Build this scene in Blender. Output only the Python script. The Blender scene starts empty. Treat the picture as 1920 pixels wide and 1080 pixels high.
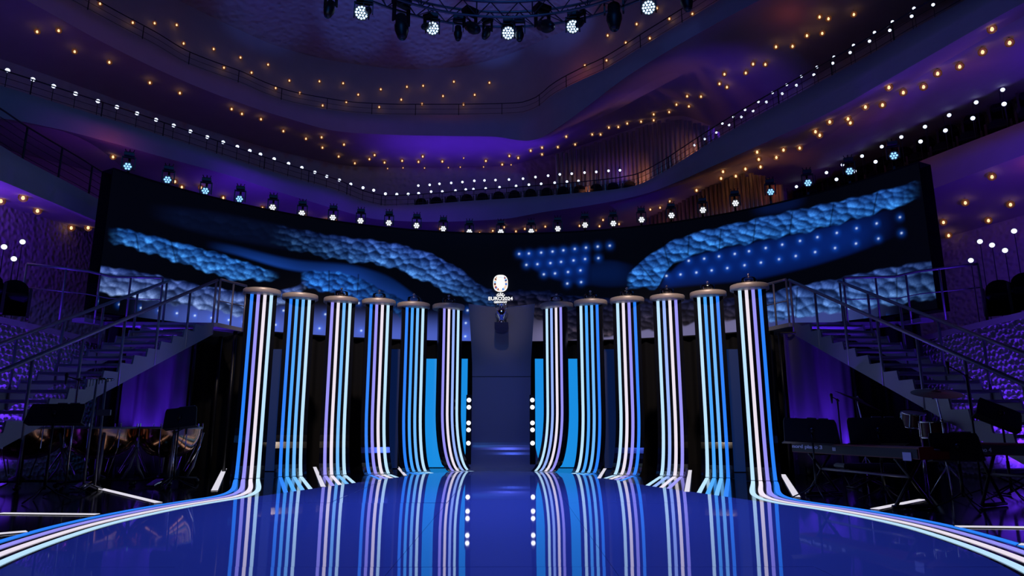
import bpy, math, random
import numpy as np
from mathutils import Vector, Matrix
from mathutils.bvhtree import BVHTree
random.seed(7)
sc = bpy.context.scene
COL = sc.collection
PI = math.pi

# ------------------------------------------------------------------ camera, world, light, exposure
F = 1260.0
TP = 0.2063
PITCH = math.atan(TP)
CP, SP = math.cos(PITCH), math.sin(PITCH)
CAMZ = 1.0
cam = bpy.data.cameras.new('camera')
cam.sensor_width = 36.0
cam.lens = F / 1920 * 36.0
cam.clip_end = 300
camo = bpy.data.objects.new('camera', cam)
camo.location = (0, 0, CAMZ)
camo.rotation_euler = (PI / 2 + PITCH, 0, 0)
COL.objects.link(camo)
sc.camera = camo
vs = sc.view_settings
vs.view_transform = 'Standard'
vs.look = 'None'
vs.exposure = 0.0
vs.gamma = 1.0
vs.use_curve_mapping = False
w = bpy.data.worlds.new('world')
sc.world = w
w.use_nodes = True
w.node_tree.nodes['Background'].inputs[0].default_value = (0.16, 0.08, 0.62, 1)
w.node_tree.nodes['Background'].inputs[1].default_value = 0.003
sc.cycles.max_bounces = 6
sc.cycles.diffuse_bounces = 2
sc.cycles.glossy_bounces = 4
sc.cycles.transparent_max_bounces = 8
sc.cycles.sample_clamp_indirect = 4.0


def lamp(name, kind, loc, target, color, power, size=0.3, angle=60, blend=0.6, size_y=None, spread=None):
    l = bpy.data.lights.new(name, kind)
    l.color = color
    l.energy = power
    if kind == 'SPOT':
        l.spot_size = math.radians(angle)
        l.spot_blend = blend
        l.shadow_soft_size = size
    elif kind == 'AREA':
        l.shape = 'RECTANGLE'
        l.size = size
        l.size_y = size_y or size
        if spread:
            l.spread = math.radians(spread)
    else:
        l.shadow_soft_size = size
    o = bpy.data.objects.new(name, l)
    o.location = loc
    if target is not None:
        d = Vector(target) - Vector(loc)
        o.rotation_euler = d.to_track_quat('-Z', 'Y').to_euler()
    COL.objects.link(o)
    return o


BLUE = (0.10, 0.17, 1.0)
PURP = (0.115, 0.022, 1.0)
WARM = (1.0, 0.45, 0.22)
#LIGHTS_BEGIN
# blue stage wash from the truss ring
for bx_, by_, tx_, ty_ in ((-2.6, 11.0, -1.4, 7.0), (0.0, 12.0, -0.2, 11.5), (2.4, 11.0, 1.2, 7.0)):
    lamp('stage_wash', 'SPOT', (bx_, by_, 8.6), (tx_, ty_, 0), (0.075, 0.145, 1.0), 1250, 0.25, 75, 0.9)
lamp('panel_wash', 'SPOT', (-0.2, 8.0, 8.8), (-0.25, 16.6, 1.2), (0.10, 0.14, 1.0), 700, 0.2, 16, 0.9)
# blue beams from the truss up to the ceiling reflector
for bx_, by_, tx_, ty_, p_, an_ in ((-3.6, 11.6, -10.0, 25.0, 2600, 15), (-2.6, 12.2, -6.6, 26.0, 4200, 13), (-1.5, 12.6, -3.6, 27.0, 4600, 12), (-0.4, 12.7, -0.9, 27.0, 4600, 12), (0.9, 12.4, 1.9, 26.0, 3600, 13),
                                     (-1.0, 11.0, -3.5, 19.0, 2200, 40), (0.6, 11.0, 1.0, 19.0, 2000, 38)):
    lamp('ceiling_wash', 'SPOT', (bx_, by_, 9.9), (tx_, ty_, 18.6), (0.08, 0.18, 1.0), p_ * 0.75, 0.06, an_, 0.75)
# soft front blue from high up behind the photographer, onto the balcony fronts
lamp('front_wash', 'SPOT', (-2, -3, 15.0), (-7, 24, 10), (0.05, 0.27, 1.0), 1600, 1.0, 80, 1.0)
lamp('front_wash', 'SPOT', (2, -3, 15.0), (7, 22, 11), (0.06, 0.2, 1.0), 560, 1.0, 80, 1.0)
# three stray blue beams on the right balcony arm
for tx_, ty_, tz_ in ((5.0, 25.0, 14.2), (6.4, 22.5, 15.0), (9.0, 21.0, 13.0)):
    lamp('stray_beam', 'SPOT', (2.2, 12.0, 9.9), (tx_, ty_, tz_), (0.10, 0.2, 1.0), 160, 0.05, 9, 0.5)
# violet coves under the balconies
for loc, tgt, p in (((-4.6, 28.9, 11.0), (-4.5, 29.4, 16), 200), ((-2.0, 28.8, 11.0), (-2.0, 29.4, 16), 220), ((0.8, 28.6, 11.0), (0.8, 29.4, 16), 200),
                    ((-9.5, 22.5, 10.2), (-11, 25, 16), 60), ((-13.0, 18.0, 10.2), (-15.5, 20, 16), 70), ((-15.0, 13.5, 11.2), (-17.5, 15, 16), 120),
                    ((4.2, 25.0, 10.6), (4.5, 29, 16), 60), ((7.0, 20.8, 10.6), (7.9, 24, 13), 170)):
    lamp('cove_light', 'SPOT', loc, tgt, PURP, p * 0.8, 0.3, 110, 1.0)
for loc, tgt, p in (((-8.2, 20.8, 7.4), (-9.4, 23.5, 9.4), 210), ((-5.0, 22.5, 7.2), (-5.4, 27, 9.4), 210), ((-2.0, 22.8, 7.2), (-2, 27, 9.2), 70),
                    ((-10.8, 17.2, 7.4), (-13, 20, 9.4), 60), ((3.2, 22.0, 7.2), (4.0, 25, 9.2), 60),
                    ((12.6, 12.6, 9.0), (12.6, 15, 11.5), 200)):
    lamp('cove_light', 'SPOT', loc, tgt, PURP, p * 0.75, 0.3, 130, 1.0)
# violet light on the lower boxes left and right
for s in (-1, 1):
    lamp('box_light', 'SPOT', (s * 10.5 - 0.2, 12.0, 4.5), (s * 12.3 - 0.2, 14.2, 6.4), PURP, 300, 0.2, 130, 1.0)
    for yy_ in (8.6, 10.6, 12.6):
        lamp('box_light', 'SPOT', (s * 8.95 - 0.2, yy_, 0.05), (s * 9.5 - 0.2, yy_ + 0.5, 1.7), PURP, 230, 0.05, 120, 1.0)
    lamp('stair_light', 'SPOT', (s * 5.6 - 0.2, 14.3, 0.3), (s * 6.9 - 0.2, 12.4, 2.3), PURP, 90, 0.08, 60, 1.0)
# the summed warm glow of the globe lamps under each balcony
for loc, p in (((-9.5, 22.5, 16.3), 22), ((-13.0, 17.5, 16.3), 20), ((-3.0, 28.0, 16.6), 18), ((2.5, 27.5, 16.6), 18), ((6.0, 21.5, 16.6), 9), ((-12.0, 20.0, 12.4), 16), ((-6.5, 26.0, 12.2), 14), ((8.6, 19.0, 13.2), 7),
               ((10.9, 14.5, 8.6), 4), ((9.8, 17.2, 8.4), 5), ((8.3, 20.0, 8.4), 5), ((-11.2, 13.2, 5.6), 10), ((12.2, 14.6, 7.0), 14), ((-11.5, 18.2, 8.9), 12)):
    lamp('globe_glow', 'POINT', loc, None, (1.0, 0.16, 0.06), p * 0.33, 0.4)
# warm light on the column caps and the trophy panel
for s in (-1, 1):
    lamp('cap_light', 'SPOT', (s * 2.6 - 0.2, 8.5, 8.8), (s * 3.9 - 0.2, 15.2, 4.0), (1.0, 0.78, 0.62), 2400, 0.2, 36, 0.8)
lamp('trophy_light', 'SPOT', (-0.2, 10.5, 9.0), (-0.25, 16.3, 4.1), (1.0, 0.82, 0.72), 300, 0.15, 13, 0.9)
#LIGHTS_END


# ------------------------------------------------------------------ geometry helpers
def ray(x, y):
    u = (x - 960) / F
    v = (540 - y) / F
    return np.array([u, CP - v * SP, SP + v * CP])


def PZ(x, y, z):
    d = ray(x, y)
    return d * ((z - CAMZ) / d[2]) + np.array([0, 0, CAMZ])


def PY(x, y, Y):
    d = ray(x, y)
    return d * (Y / d[1]) + np.array([0, 0, CAMZ])


def PPL(x, y, plan):
    """the point of the sight line over a plan curve (list of XY)"""
    d = ray(x, y)
    best = None
    n = len(plan)
    for i in range(n - 1):
        a, b = np.array(plan[i][:2]), np.array(plan[i + 1][:2])
        e = b - a
        M = np.array([[d[0], -e[0]], [d[1], -e[1]]])
        det = np.linalg.det(M)
        if abs(det) < 1e-9:
            continue
        t, s = np.linalg.solve(M, a)
        lo = -1e9 if i == 0 else -1e-6
        hi = 1e9 if i == n - 2 else 1 + 1e-6
        if lo <= s <= hi and t > 0.5:
            if best is None or t < best:
                best = t
    if best is None:
        best = 20.0
    return d * best + np.array([0, 0, CAMZ])


def proj(P):
    P = np.asarray(P, float)
    r = P - np.array([0, 0, CAMZ])
    dep = r[..., 1] * CP + r[..., 2] * SP
    up = -r[..., 1] * SP + r[..., 2] * CP
    return 960 + F * r[..., 0] / dep, 540 - F * up / dep


def interp(tr, xs):
    """smooth monotone-ish interpolation of a trace [(x,y)...] at xs"""
    px = np.array([p[0] for p in tr], float)
    py = np.array([p[1] for p in tr], float)
    h = np.diff(px)
    dl = np.diff(py) / h
    m = np.zeros(len(px))
    m[0], m[-1] = dl[0], dl[-1]
    for i in range(1, len(px) - 1):
        if dl[i - 1] * dl[i] > 0:
            w1 = 2 * h[i] + h[i - 1]
            w2 = h[i] + 2 * h[i - 1]
            m[i] = (w1 + w2) / (w1 / dl[i - 1] + w2 / dl[i])
    xs = np.asarray(xs, float)
    k = np.clip(np.searchsorted(px, xs) - 1, 0, len(h) - 1)
    t = (xs - px[k]) / h[k]
    tt = np.clip(t, 0, 1)
    y = ((1 + 2 * tt) * (1 - tt) ** 2 * py[k] + tt * (1 - tt) ** 2 * h[k] * m[k] +
         tt * tt * (3 - 2 * tt) * py[k + 1] + tt * tt * (tt - 1) * h[k] * m[k + 1])
    y = np.where(t < 0, py[0] + (xs - px[0]) * dl[0], y)
    y = np.where(t > 1, py[-1] + (xs - px[-1]) * dl[-1], y)
    return y


class MB:
    def __init__(s):
        s.v, s.f = [], []

    def add(s, vs_, fs_):
        b = len(s.v)
        s.v += [tuple(float(c) for c in p) for p in vs_]
        s.f += [tuple(b + i for i in f) for f in fs_]
        return s

    def box(s, c, size, rot=None, bev=0.0):
        x, y, z = size[0] / 2, size[1] / 2, size[2] / 2
        if bev > 0:
            bv = min(bev, x * .9, y * .9, z * .9)
            pts = []
            for sz in (-1, 1):
                for k, ins in ((0, 1), (1, 0)) if sz < 0 else ((1, 0), (0, 1)):
                    xx, yy = (x - bv if ins else x), (y - bv if ins else y)
                    zz = sz * z if ins else sz * (z - bv)
                    pts += [(-xx, -yy, zz), (xx, -yy, zz), (xx, yy, zz), (-xx, yy, zz)]
            fs_ = [(3, 2, 1, 0), (12, 13, 14, 15)]
            for L in range(3):
                for i in range(4):
                    j = (i + 1) % 4
                    fs_.append((L * 4 + i, L * 4 + j, L * 4 + 4 + j, L * 4 + 4 + i))
        else:
            pts = [(-x, -y, -z), (x, -y, -z), (x, y, -z), (-x, y, -z), (-x, -y, z), (x, -y, z), (x, y, z), (-x, y, z)]
            fs_ = [(3, 2, 1, 0), (4, 5, 6, 7), (0, 1, 5, 4), (1, 2, 6, 5), (2, 3, 7, 6), (3, 0, 4, 7)]
        M = rot if rot is not None else Matrix.Identity(3)
        C = Vector(c)
        s.add([tuple(M @ Vector(p) + C) for p in pts], fs_)
        return s

    def tube(s, path, r, n=6, closed=False, caps=True):
        P = [Vector(p) for p in path]
        m = len(P)
        rs = r if hasattr(r, '__len__') else [r] * m
        rings = []
        prev = None
        for i in range(m):
            if closed:
                t = P[(i + 1) % m] - P[i - 1]
            else:
                t = P[min(i + 1, m - 1)] - P[max(i - 1, 0)]
            if t.length < 1e-9:
                t = Vector((0, 0, 1))
            t.normalize()
            if prev is None:
                a = Vector((0, 0, 1)) if abs(t.z) < 0.9 else Vector((1, 0, 0))
                u = t.cross(a).normalized()
            else:
                u = prev - t * prev.dot(t)
                u = u.normalized() if u.length > 1e-6 else t.orthogonal().normalized()
            prev = u
            wv = t.cross(u)
            rings.append([P[i] + (u * math.cos(2 * PI * k / n) + wv * math.sin(2 * PI * k / n)) * rs[i] for k in range(n)])
        fs_ = []
        M2 = m if closed else m - 1
        for i in range(M2):
            j = (i + 1) % m
            for k in range(n):
                l = (k + 1) % n
                fs_.append((i * n + k, i * n + l, j * n + l, j * n + k))
        if caps and not closed:
            fs_.append(tuple(range(n - 1, -1, -1)))
            fs_.append(tuple((m - 1) * n + k for k in range(n)))
        s.add([tuple(p) for rg in rings for p in rg], fs_)
        return s

    def lathe(s, prof, c=(0, 0, 0), n=16, M=None):
        pts, fs_ = [], []
        for (r, z) in prof:
            for k in range(n):
                a = 2 * PI * k / n
                p = Vector((max(r, 1e-4) * math.cos(a), max(r, 1e-4) * math.sin(a), z))
                if M is not None:
                    p = M @ p
                pts.append(tuple(p + Vector(c)))
        for i in range(len(prof) - 1):
            for k in range(n):
                l = (k + 1) % n
                fs_.append((i * n + k, i * n + l, (i + 1) * n + l, (i + 1) * n + k))
        s.add(pts, fs_)
        return s

    def ball(s, c, r, n=10, m=6):
        return s.lathe([(r * math.sin(PI * i / m), -r * math.cos(PI * i / m)) for i in range(m + 1)], c, n)

    def grid(s, rows):
        """rows: list of equally long lists of points"""
        nr, nc = len(rows), len(rows[0])
        fs_ = [(i * nc + j, i * nc + j + 1, (i + 1) * nc + j + 1, (i + 1) * nc + j) for i in range(nr - 1) for j in range(nc - 1)]
        s.add([p for r in rows for p in r], fs_)
        return s

    def extrude(s, poly, d):
        """closed prism from a planar polygon (list of 3D points) along vector d"""
        n = len(poly)
        d = Vector(d)
        a = [Vector(p) for p in poly]
        pts = a + [p + d for p in a]
        fs_ = [tuple(range(n - 1, -1, -1)), tuple(range(n, 2 * n))]
        for i in range(n):
            j = (i + 1) % n
            fs_.append((i, j, n + j, n + i))
        s.add([tuple(p) for p in pts], fs_)
        return s

    def mesh(s, name, m, smooth=False):
        me = bpy.data.meshes.new(name)
        me.from_pydata(s.v, [], s.f)
        if m is not None:
            me.materials.append(m)
        if smooth:
            me.polygons.foreach_set('use_smooth', [True] * len(me.polygons))
        me.update()
        return me

    def build(s, name, m, parent=None, smooth=False, loc=None):
        o = bpy.data.objects.new(name, s.mesh(name, m, smooth))
        COL.objects.link(o)
        if parent is not None:
            o.parent = parent
        if loc is not None:
            o.location = loc
        return o


def tag(o, label=None, cat=None, group=None, kind=None):
    if label: o['label'] = label
    if cat: o['category'] = cat
    if group: o['group'] = group
    if kind: o['kind'] = kind
    return o


def thing(name, label, cat, loc=(0, 0, 0), group=None, rz=0.0):
    o = bpy.data.objects.new(name, None)
    o.location = tuple(float(c) for c in loc)
    o.rotation_euler = (0, 0, rz)
    o.empty_display_size = 0.2
    COL.objects.link(o)
    return tag(o, label, cat, group, 'thing')


def inst(name, me, parent=None, loc=(0, 0, 0), rot=None):
    o = bpy.data.objects.new(name, me)
    o.location = tuple(float(c) for c in loc)
    if rot is not None:
        o.rotation_euler = rot
    COL.objects.link(o)
    if parent is not None:
        o.parent = parent
    return o


def struct(o, label):
    return tag(o, label, None, None, 'structure')


_ONES = ['', 'first', 'second', 'third', 'fourth', 'fifth', 'sixth', 'seventh', 'eighth', 'ninth', 'tenth', 'eleventh', 'twelfth',
         'thirteenth', 'fourteenth', 'fifteenth', 'sixteenth', 'seventeenth', 'eighteenth', 'nineteenth']
_TENS = {20: ('twentieth', 'twenty'), 30: ('thirtieth', 'thirty'), 40: ('fortieth', 'forty'), 50: ('fiftieth', 'fifty'), 60: ('sixtieth', 'sixty')}


def ordn(i):
    if i < 20:
        return _ONES[i]
    a, b = _TENS[i // 10 * 10]
    return a if i % 10 == 0 else b + '-' + _ONES[i % 10]


# ------------------------------------------------------------------ materials
def lin(r, g, b):
    def f(c):
        c /= 255.0
        return c / 12.92 if c <= 0.04045 else ((c + 0.055) / 1.055) ** 2.4
    return (f(r), f(g), f(b))


def mat(name, base=(0.5, 0.5, 0.5), rough=0.5, metal=0.0, emis=None, stren=1.0, bump=None, var=0.0, spec=None, ior=None, coat=0.0):
    m = bpy.data.materials.new(name)
    m.use_nodes = True
    nt = m.node_tree
    b = nt.nodes['Principled BSDF']
    b.inputs['Base Color'].default_value = (*base, 1)
    b.inputs['Roughness'].default_value = rough
    b.inputs['Metallic'].default_value = metal
    if spec is not None:
        b.inputs['Specular IOR Level'].default_value = spec
    if ior is not None:
        b.inputs['IOR'].default_value = ior
    if coat:
        b.inputs['Coat Weight'].default_value = coat
        b.inputs['Coat Roughness'].default_value = 0.03
    if emis is not None:
        b.inputs['Emission Color'].default_value = (*emis, 1)
        b.inputs['Emission Strength'].default_value = stren
    if bump or var:
        tc = nt.nodes.new('ShaderNodeTexCoord')
    if var:
        nz = nt.nodes.new('ShaderNodeTexNoise')
        nz.inputs['Scale'].default_value = 1.7
        nz.inputs['Detail'].default_value = 5
        mx = nt.nodes.new('ShaderNodeMix')
        mx.data_type = 'RGBA'
        mx.inputs['A'].default_value = (*[c * (1 - var) for c in base], 1)
        mx.inputs['B'].default_value = (*[min(1, c * (1 + var)) for c in base], 1)
        nt.links.new(tc.outputs['Object'], nz.inputs['Vector'])
        nt.links.new(nz.outputs['Fac'], mx.inputs['Factor'])
        nt.links.new(mx.outputs['Result'], b.inputs['Base Color'])
    if bump:
        kind, scale, strength, dist = bump
        if kind == 'voronoi':
            tx = nt.nodes.new('ShaderNodeTexVoronoi')
            tx.feature = 'SMOOTH_F1'
            out = tx.outputs['Distance']
        else:
            tx = nt.nodes.new('ShaderNodeTexNoise')
            tx.inputs['Detail'].default_value = 4
            out = tx.outputs['Fac']
        tx.inputs['Scale'].default_value = scale
        bp = nt.nodes.new('ShaderNodeBump')
        bp.inputs['Strength'].default_value = strength
        bp.inputs['Distance'].default_value = dist
        nt.links.new(tc.outputs['Object'], tx.inputs['Vector'])
        nt.links.new(out, bp.inputs['Height'])
        nt.links.new(bp.outputs['Normal'], b.inputs['Normal'])
    return m


def emat(name, col, stren=1.0):
    return mat(name, (0.02, 0.02, 0.02), 0.4, emis=col, stren=stren)


def glassmat(name, col=(1, 1, 1), mixv=0.75, rough=0.03):
    m = bpy.data.materials.new(name)
    m.use_nodes = True
    nt = m.node_tree
    nt.nodes.clear()
    o = nt.nodes.new('ShaderNodeOutputMaterial')
    t = nt.nodes.new('ShaderNodeBsdfTransparent')
    t.inputs[0].default_value = (*col, 1)
    g = nt.nodes.new('ShaderNodeBsdfGlossy')
    g.inputs['Roughness'].default_value = rough
    lw = nt.nodes.new('ShaderNodeFresnel')
    lw.inputs['IOR'].default_value = 1.6
    mx = nt.nodes.new('ShaderNodeMixShader')
    nt.links.new(lw.outputs[0], mx.inputs[0])
    nt.links.new(t.outputs[0], mx.inputs[1])
    nt.links.new(g.outputs[0], mx.inputs[2])
    nt.links.new(mx.outputs[0], o.inputs[0])
    return m


M_SKIN = mat('white_skin_plaster', (0.52, 0.48, 0.46), 0.75, bump=('voronoi', 4.0, 1.0, 0.10), var=0.12)
M_SKINB = mat('rough_plaster', (0.52, 0.48, 0.46), 0.75, bump=('voronoi', 9.0, 1.0, 0.06), var=0.12)
M_SKINFINE = mat('smooth_plaster', (0.50, 0.46, 0.45), 0.7, bump=('noise', 6.0, 0.25, 0.03), var=0.1)
M_CELL = mat('cell_relief_plaster', (0.55, 0.52, 0.52), 0.6)
M_BLACKFLOOR = mat('black_gloss_floor', (0.006, 0.006, 0.008), 0.10, var=0.3, ior=1.45)
M_BLACK = mat('matt_black', (0.006, 0.006, 0.007), 0.6, spec=0.2)
M_BLACKMETAL = mat('black_metal', (0.008, 0.008, 0.010), 0.4, 0.2)
M_STEEL = mat('grey_steel', (0.22, 0.22, 0.26), 0.45, 0.6)
M_CHROME = mat('chrome', (0.75, 0.75, 0.78), 0.12, 1.0)
M_CLOTH = mat('black_drape', (0.012, 0.012, 0.014), 0.9, spec=0.1)
M_VELVET = mat('grey_drape', (0.09, 0.09, 0.10), 0.9, spec=0.1)

# ------------------------------------------------------------------ stage floor
AX = -0.2      # axis of the set


def catmull(pts, n, closed=False):
    P = [np.array(p, float) for p in pts]
    m = len(P)
    out = []
    segs = m if closed else m - 1
    for i in range(segs):
        if closed:
            p0, p1, p2, p3 = P[i - 1], P[i], P[(i + 1) % m], P[(i + 2) % m]
        else:
            p0, p1, p2, p3 = P[max(i - 1, 0)], P[i], P[i + 1], P[min(i + 2, m - 1)]
        for k in range(n):
            t = k / n
            out.append(0.5 * (2 * p1 + (p2 - p0) * t + (2 * p0 - 5 * p1 + 4 * p2 - p3) * t * t + (3 * p1 - p0 - 3 * p2 + p3) * t ** 3))
    if not closed:
        out.append(P[-1])
    return out


EDGE = [(-0.24, 16.0), (-1.0, 15.85), (-1.73, 15.3), (-2.33, 14.0), (-2.85, 12.7), (-3.25, 11.6), (-3.56, 10.7), (-3.88, 9.8), (-4.12, 8.5), (-4.10, 7.0),
        (-3.62, 5.0), (-2.6, 2.9), (-1.2, 1.7), (-0.1, 1.4), (1.0, 1.7), (2.4, 2.9), (3.5, 4.95), (3.93, 7.0), (3.80, 8.42), (3.45, 9.4),
        (3.12, 10.2), (2.80, 11.0), (2.38, 12.0), (1.88, 13.6), (1.31, 15.1), (0.6, 15.8)]
DISC = [tuple(p) for p in catmull(EDGE, 10, True)]


def hit_disc(p, d):
    """first crossing of the stage edge by a 2D ray"""
    best = None
    n = len(DISC)
    for i in range(n):
        a, b = np.array(DISC[i]), np.array(DISC[(i + 1) % n])
        e = b - a
        M = np.array([[d[0], -e[0]], [d[1], -e[1]]])
        if abs(np.linalg.det(M)) < 1e-9:
            continue
        t, s_ = np.linalg.solve(M, a - np.array(p))
        if 0 <= s_ <= 1 and t > 1e-4 and (best is None or t < best):
            best = t
    return best


def y_range(x):
    ys = []
    n = len(DISC)
    for i in range(n):
        a, b = DISC[i], DISC[(i + 1) % n]
        if (a[0] - x) * (b[0] - x) <= 0 and a[0] != b[0]:
            ys.append(a[1] + (b[1] - a[1]) * (x - a[0]) / (b[0] - a[0]))
    return (min(ys), max(ys)) if ys else None


def gloss_floor():
    m = bpy.data.materials.new('gloss_stage_floor')
    m.use_nodes = True
    nt = m.node_tree
    b = nt.nodes['Principled BSDF']
    b.inputs['Base Color'].default_value = (0.34, 0.40, 0.70, 1)
    b.inputs['Roughness'].default_value = 0.025
    b.inputs['IOR'].default_value = 1.75
    tc = nt.nodes.new('ShaderNodeTexCoord')
    nz = nt.nodes.new('ShaderNodeTexNoise')
    nz.inputs['Scale'].default_value = 0.8
    nz.inputs['Detail'].default_value = 2
    bp = nt.nodes.new('ShaderNodeBump')
    bp.inputs['Strength'].default_value = 0.015
    bp.inputs['Distance'].default_value = 0.02
    nt.links.new(tc.outputs['Object'], nz.inputs['Vector'])
    nt.links.new(nz.outputs['Fac'], bp.inputs['Height'])
    nt.links.new(bp.outputs['Normal'], b.inputs['Normal'])
    return m


M_STAGE = gloss_floor()
floor_o = MB().box((0, 14, -0.106), (60, 50, 0.2)).build('floor', M_BLACKFLOOR)
struct(floor_o, 'black glossy floor around the blue stage')

stage = bpy.data.objects.new('stage_floor', None)
COL.objects.link(stage)
struct(stage, 'long oval blue glossy stage floor in the middle')
xs_seams = [min(p[0] for p in DISC) + 1e-3, -2.45, -0.87, 0.73, 2.2, max(p[0] for p in DISC) - 1e-3]
ys_seams = [-10, 5.2, 9.4, 30]
rnd = random.Random(3)
for i in range(5):
    for j in range(3):
        x0, x1 = xs_seams[i] + 0.002, xs_seams[i + 1] - 0.002
        y0, y1 = ys_seams[j] + 0.002, ys_seams[j + 1] - 0.002
        lo, hi = [], []
        for k in range(161):
            x = x0 + (x1 - x0) * (0.5 - 0.5 * math.cos(PI * k / 160))
            r_ = y_range(x)
            if r_ is None:
                continue
            a, b = max(y0, r_[0]), min(y1, r_[1])
            if b - a > 1e-3:
                lo.append((x, a)); hi.append((x, b))
        if len(lo) < 3:
            continue
        cx, cy = (x0 + x1) / 2, sum(p[1] for p in lo + hi) / (2 * len(lo))
        tx, ty = rnd.uniform(-0.0024, 0.0024), rnd.uniform(-0.0004, 0.0004)
        zf = lambda p: (p[0] - cx) * tx + (p[1] - cy) * ty
        n = len(lo)
        vs_ = [(p[0], p[1], zf(p)) for p in lo] + [(p[0], p[1], zf(p)) for p in hi]
        vs_ += [(p[0], p[1], -0.034) for p in lo] + [(p[0], p[1], -0.034) for p in hi]
        fs_ = []
        for k in range(n - 1):
            fs_.append((k, k + 1, n + k + 1, n + k))
            fs_.append((k + 1, k, 2 * n + k, 2 * n + k + 1))
            fs_.append((n + k, n + k + 1, 3 * n + k + 1, 3 * n + k))
        fs_.append((0, n, 3 * n, 2 * n)); fs_.append((n - 1, 3 * n - 1, 4 * n - 1, 2 * n - 1))
        mb = MB(); mb.add(vs_, fs_)
        mb.build('floor_panel', M_STAGE, stage)

# ------------------------------------------------------------------ hall: balcony tiers traced as level lines
ZA, ZB, ZD = 9.9, 14.8, {'left': 6.5, 'right': 7.9}
B_rim = [(-150, -160), (0, -70), (130, 0), (228, 53), (290, 85), (345, 117), (398, 138), (450, 156), (498, 177), (547, 193), (588, 201), (675, 213), (757, 216),
         (838, 216), (920, 215), (973, 213), (1003, 204), (1037, 178), (1090, 150), (1128, 133), (1165, 112), (1205, 87), (1250, 60), (1350, 0), (1500, -90), (1700, -220)]
B_bot = [(-150, -70), (0, -25), (67, 10), (200, 83), (333, 147), (433, 187), (540, 222), (640, 247), (740, 253), (840, 255), (923, 256), (985, 264), (1010, 260), (1040, 243),
         (1107, 195), (1173, 145), (1250, 97), (1350, 40), (1500, -40), (1700, -150)]
B_sof = [(-150, 60), (0, 110), (150, 162), (300, 215), (450, 262), (560, 292), (673, 312), (800, 314), (947, 311), (985, 303), (1040, 288), (1160, 250), (1273, 217),
         (1350, 238), (1420, 205), (1550, 130), (1700, 40), (1900, -70)]
A_rim = [(-150, 118), (0, 160), (120, 197), (253, 238), (373, 277), (527, 327), (633, 358), (690, 380), (723, 386), (780, 384), (873, 377), (967, 371), (1080, 362), (1187, 349),
         (1240, 325), (1280, 300), (1333, 267), (1420, 217), (1507, 170), (1540, 152), (1630, 103), (1703, 60), (1780, 17), (1880, -40), (2050, -130)]
A_bot = [(-150, 215), (0, 222), (100, 240), (200, 265), (300, 293), (433, 330), (520, 359), (580, 377), (640, 395), (713, 412), (807, 416), (940, 411), (1017, 398), (1100, 386),
         (1200, 366), (1280, 337), (1313, 322), (1413, 277), (1580, 198), (1660, 152), (1747, 102), (1897, 17), (2050, -62)]
A_sof = [(-150, 228), (0, 238), (95, 246), (205, 318), (300, 365), (400, 410), (640, 452), (800, 470), (960, 470), (1100, 460), (1215, 405), (1300, 358), (1423, 318), (1473, 343),
         (1540, 335), (1640, 295), (1720, 262), (1920, 180), (2050, 125)]


def pts_z(tr, xs, z):
    return [PZ(x, y, z) for x, y in zip(xs, interp(tr, xs))]


def pts_plan(tr, xs, plan, k=1.0):
    ks = np.interp(xs, *k) if isinstance(k, tuple) else np.full(len(xs), k)
    pl = [(p[0], p[1]) for p in plan]
    out = []
    for x, y, kk in zip(xs, interp(tr, xs), ks):
        out.append(PPL(x, y, [(a * kk, b * kk) for a, b in pl]))
    return out


def strip(name, rows, m, label, sub=3, th=0.0):
    """lofted sheet through rows of points"""
    allr = []
    for a, b in zip(rows[:-1], rows[1:]):
        for k in range(sub):
            t = k / sub
            allr.append([tuple(p * (1 - t) + q * t) for p, q in zip(a, b)])
    allr.append([tuple(p) for p in rows[-1]])
    mb = MB().grid(allr)
    o = mb.build(name, m, smooth=True)
    struct(o, label)
    return o


XB = np.linspace(-150, 1700, 150)
XA = np.linspace(-150, 2050, 170)
planB = pts_z(B_rim, XB, ZB)
planA = pts_z(A_rim, XA, ZA)
HALL = []          # surfaces the lamps hang from


def ext(p, k, z=None):
    q = p * np.array([k, k, 1.0])
    if z is not None:
        q[2] = z
    return q


# tier B (upper): parapet, soffit, wall under it, wall above it
b_bot = pts_plan(B_bot, XB, planB)
b_top_in = [ext(p, 1.015) for p in planB]
b_floor = [ext(p, 1.015, ZB - 0.4) for p in planB]
b_floor2 = [ext(p, 1.13, ZB - 0.4) for p in planB]
HALL.append(strip('balcony_parapet', [b_bot, planB, b_top_in, b_floor, b_floor2], M_SKINFINE, 'curved parapet of the upper balcony', 2))
XS = np.linspace(-150, 1900, 160)
b_sofp = pts_plan(B_sof, XS, planB, ([980, 1080, 1350, 1500], [1.13, 1.32, 1.36, 1.25]))
b_botS = pts_plan(B_bot, XS, planB)
HALL.append(strip('balcony_soffit', [b_botS, b_sofp], M_SKINFINE, 'underside of the upper balcony', 6))
a_back = [ext(p, 1.0, ZA - 0.5) for p in b_sofp]
HALL.append(strip('wall_middle_tier', [b_sofp, a_back], M_SKIN, 'back wall of the middle balcony', 6))
C_line = [(-150, -300), (100, -120), (240, -50), (350, 8), (440, 52), (530, 90), (650, 118), (770, 130), (860, 125), (930, 110), (1030, 70), (1130, 22), (1300, -70), (1500, -190), (1700, -320)]
c_line = pts_plan(C_line, XB, planB, 1.13)
HALL.append(strip('wall_upper_tier', [c_line, b_floor2], M_SKINFINE, 'back wall of the upper balcony', 6))
c_in = [np.array([p[0] * 0.55, 6 + (p[1] - 6) * 0.55, p[2] + 2.2]) for p in c_line]
c_in2 = [np.array([p[0] * 0.12, 6 + (p[1] - 6) * 0.10, p[2] + 3.0]) for p in c_line]
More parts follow.
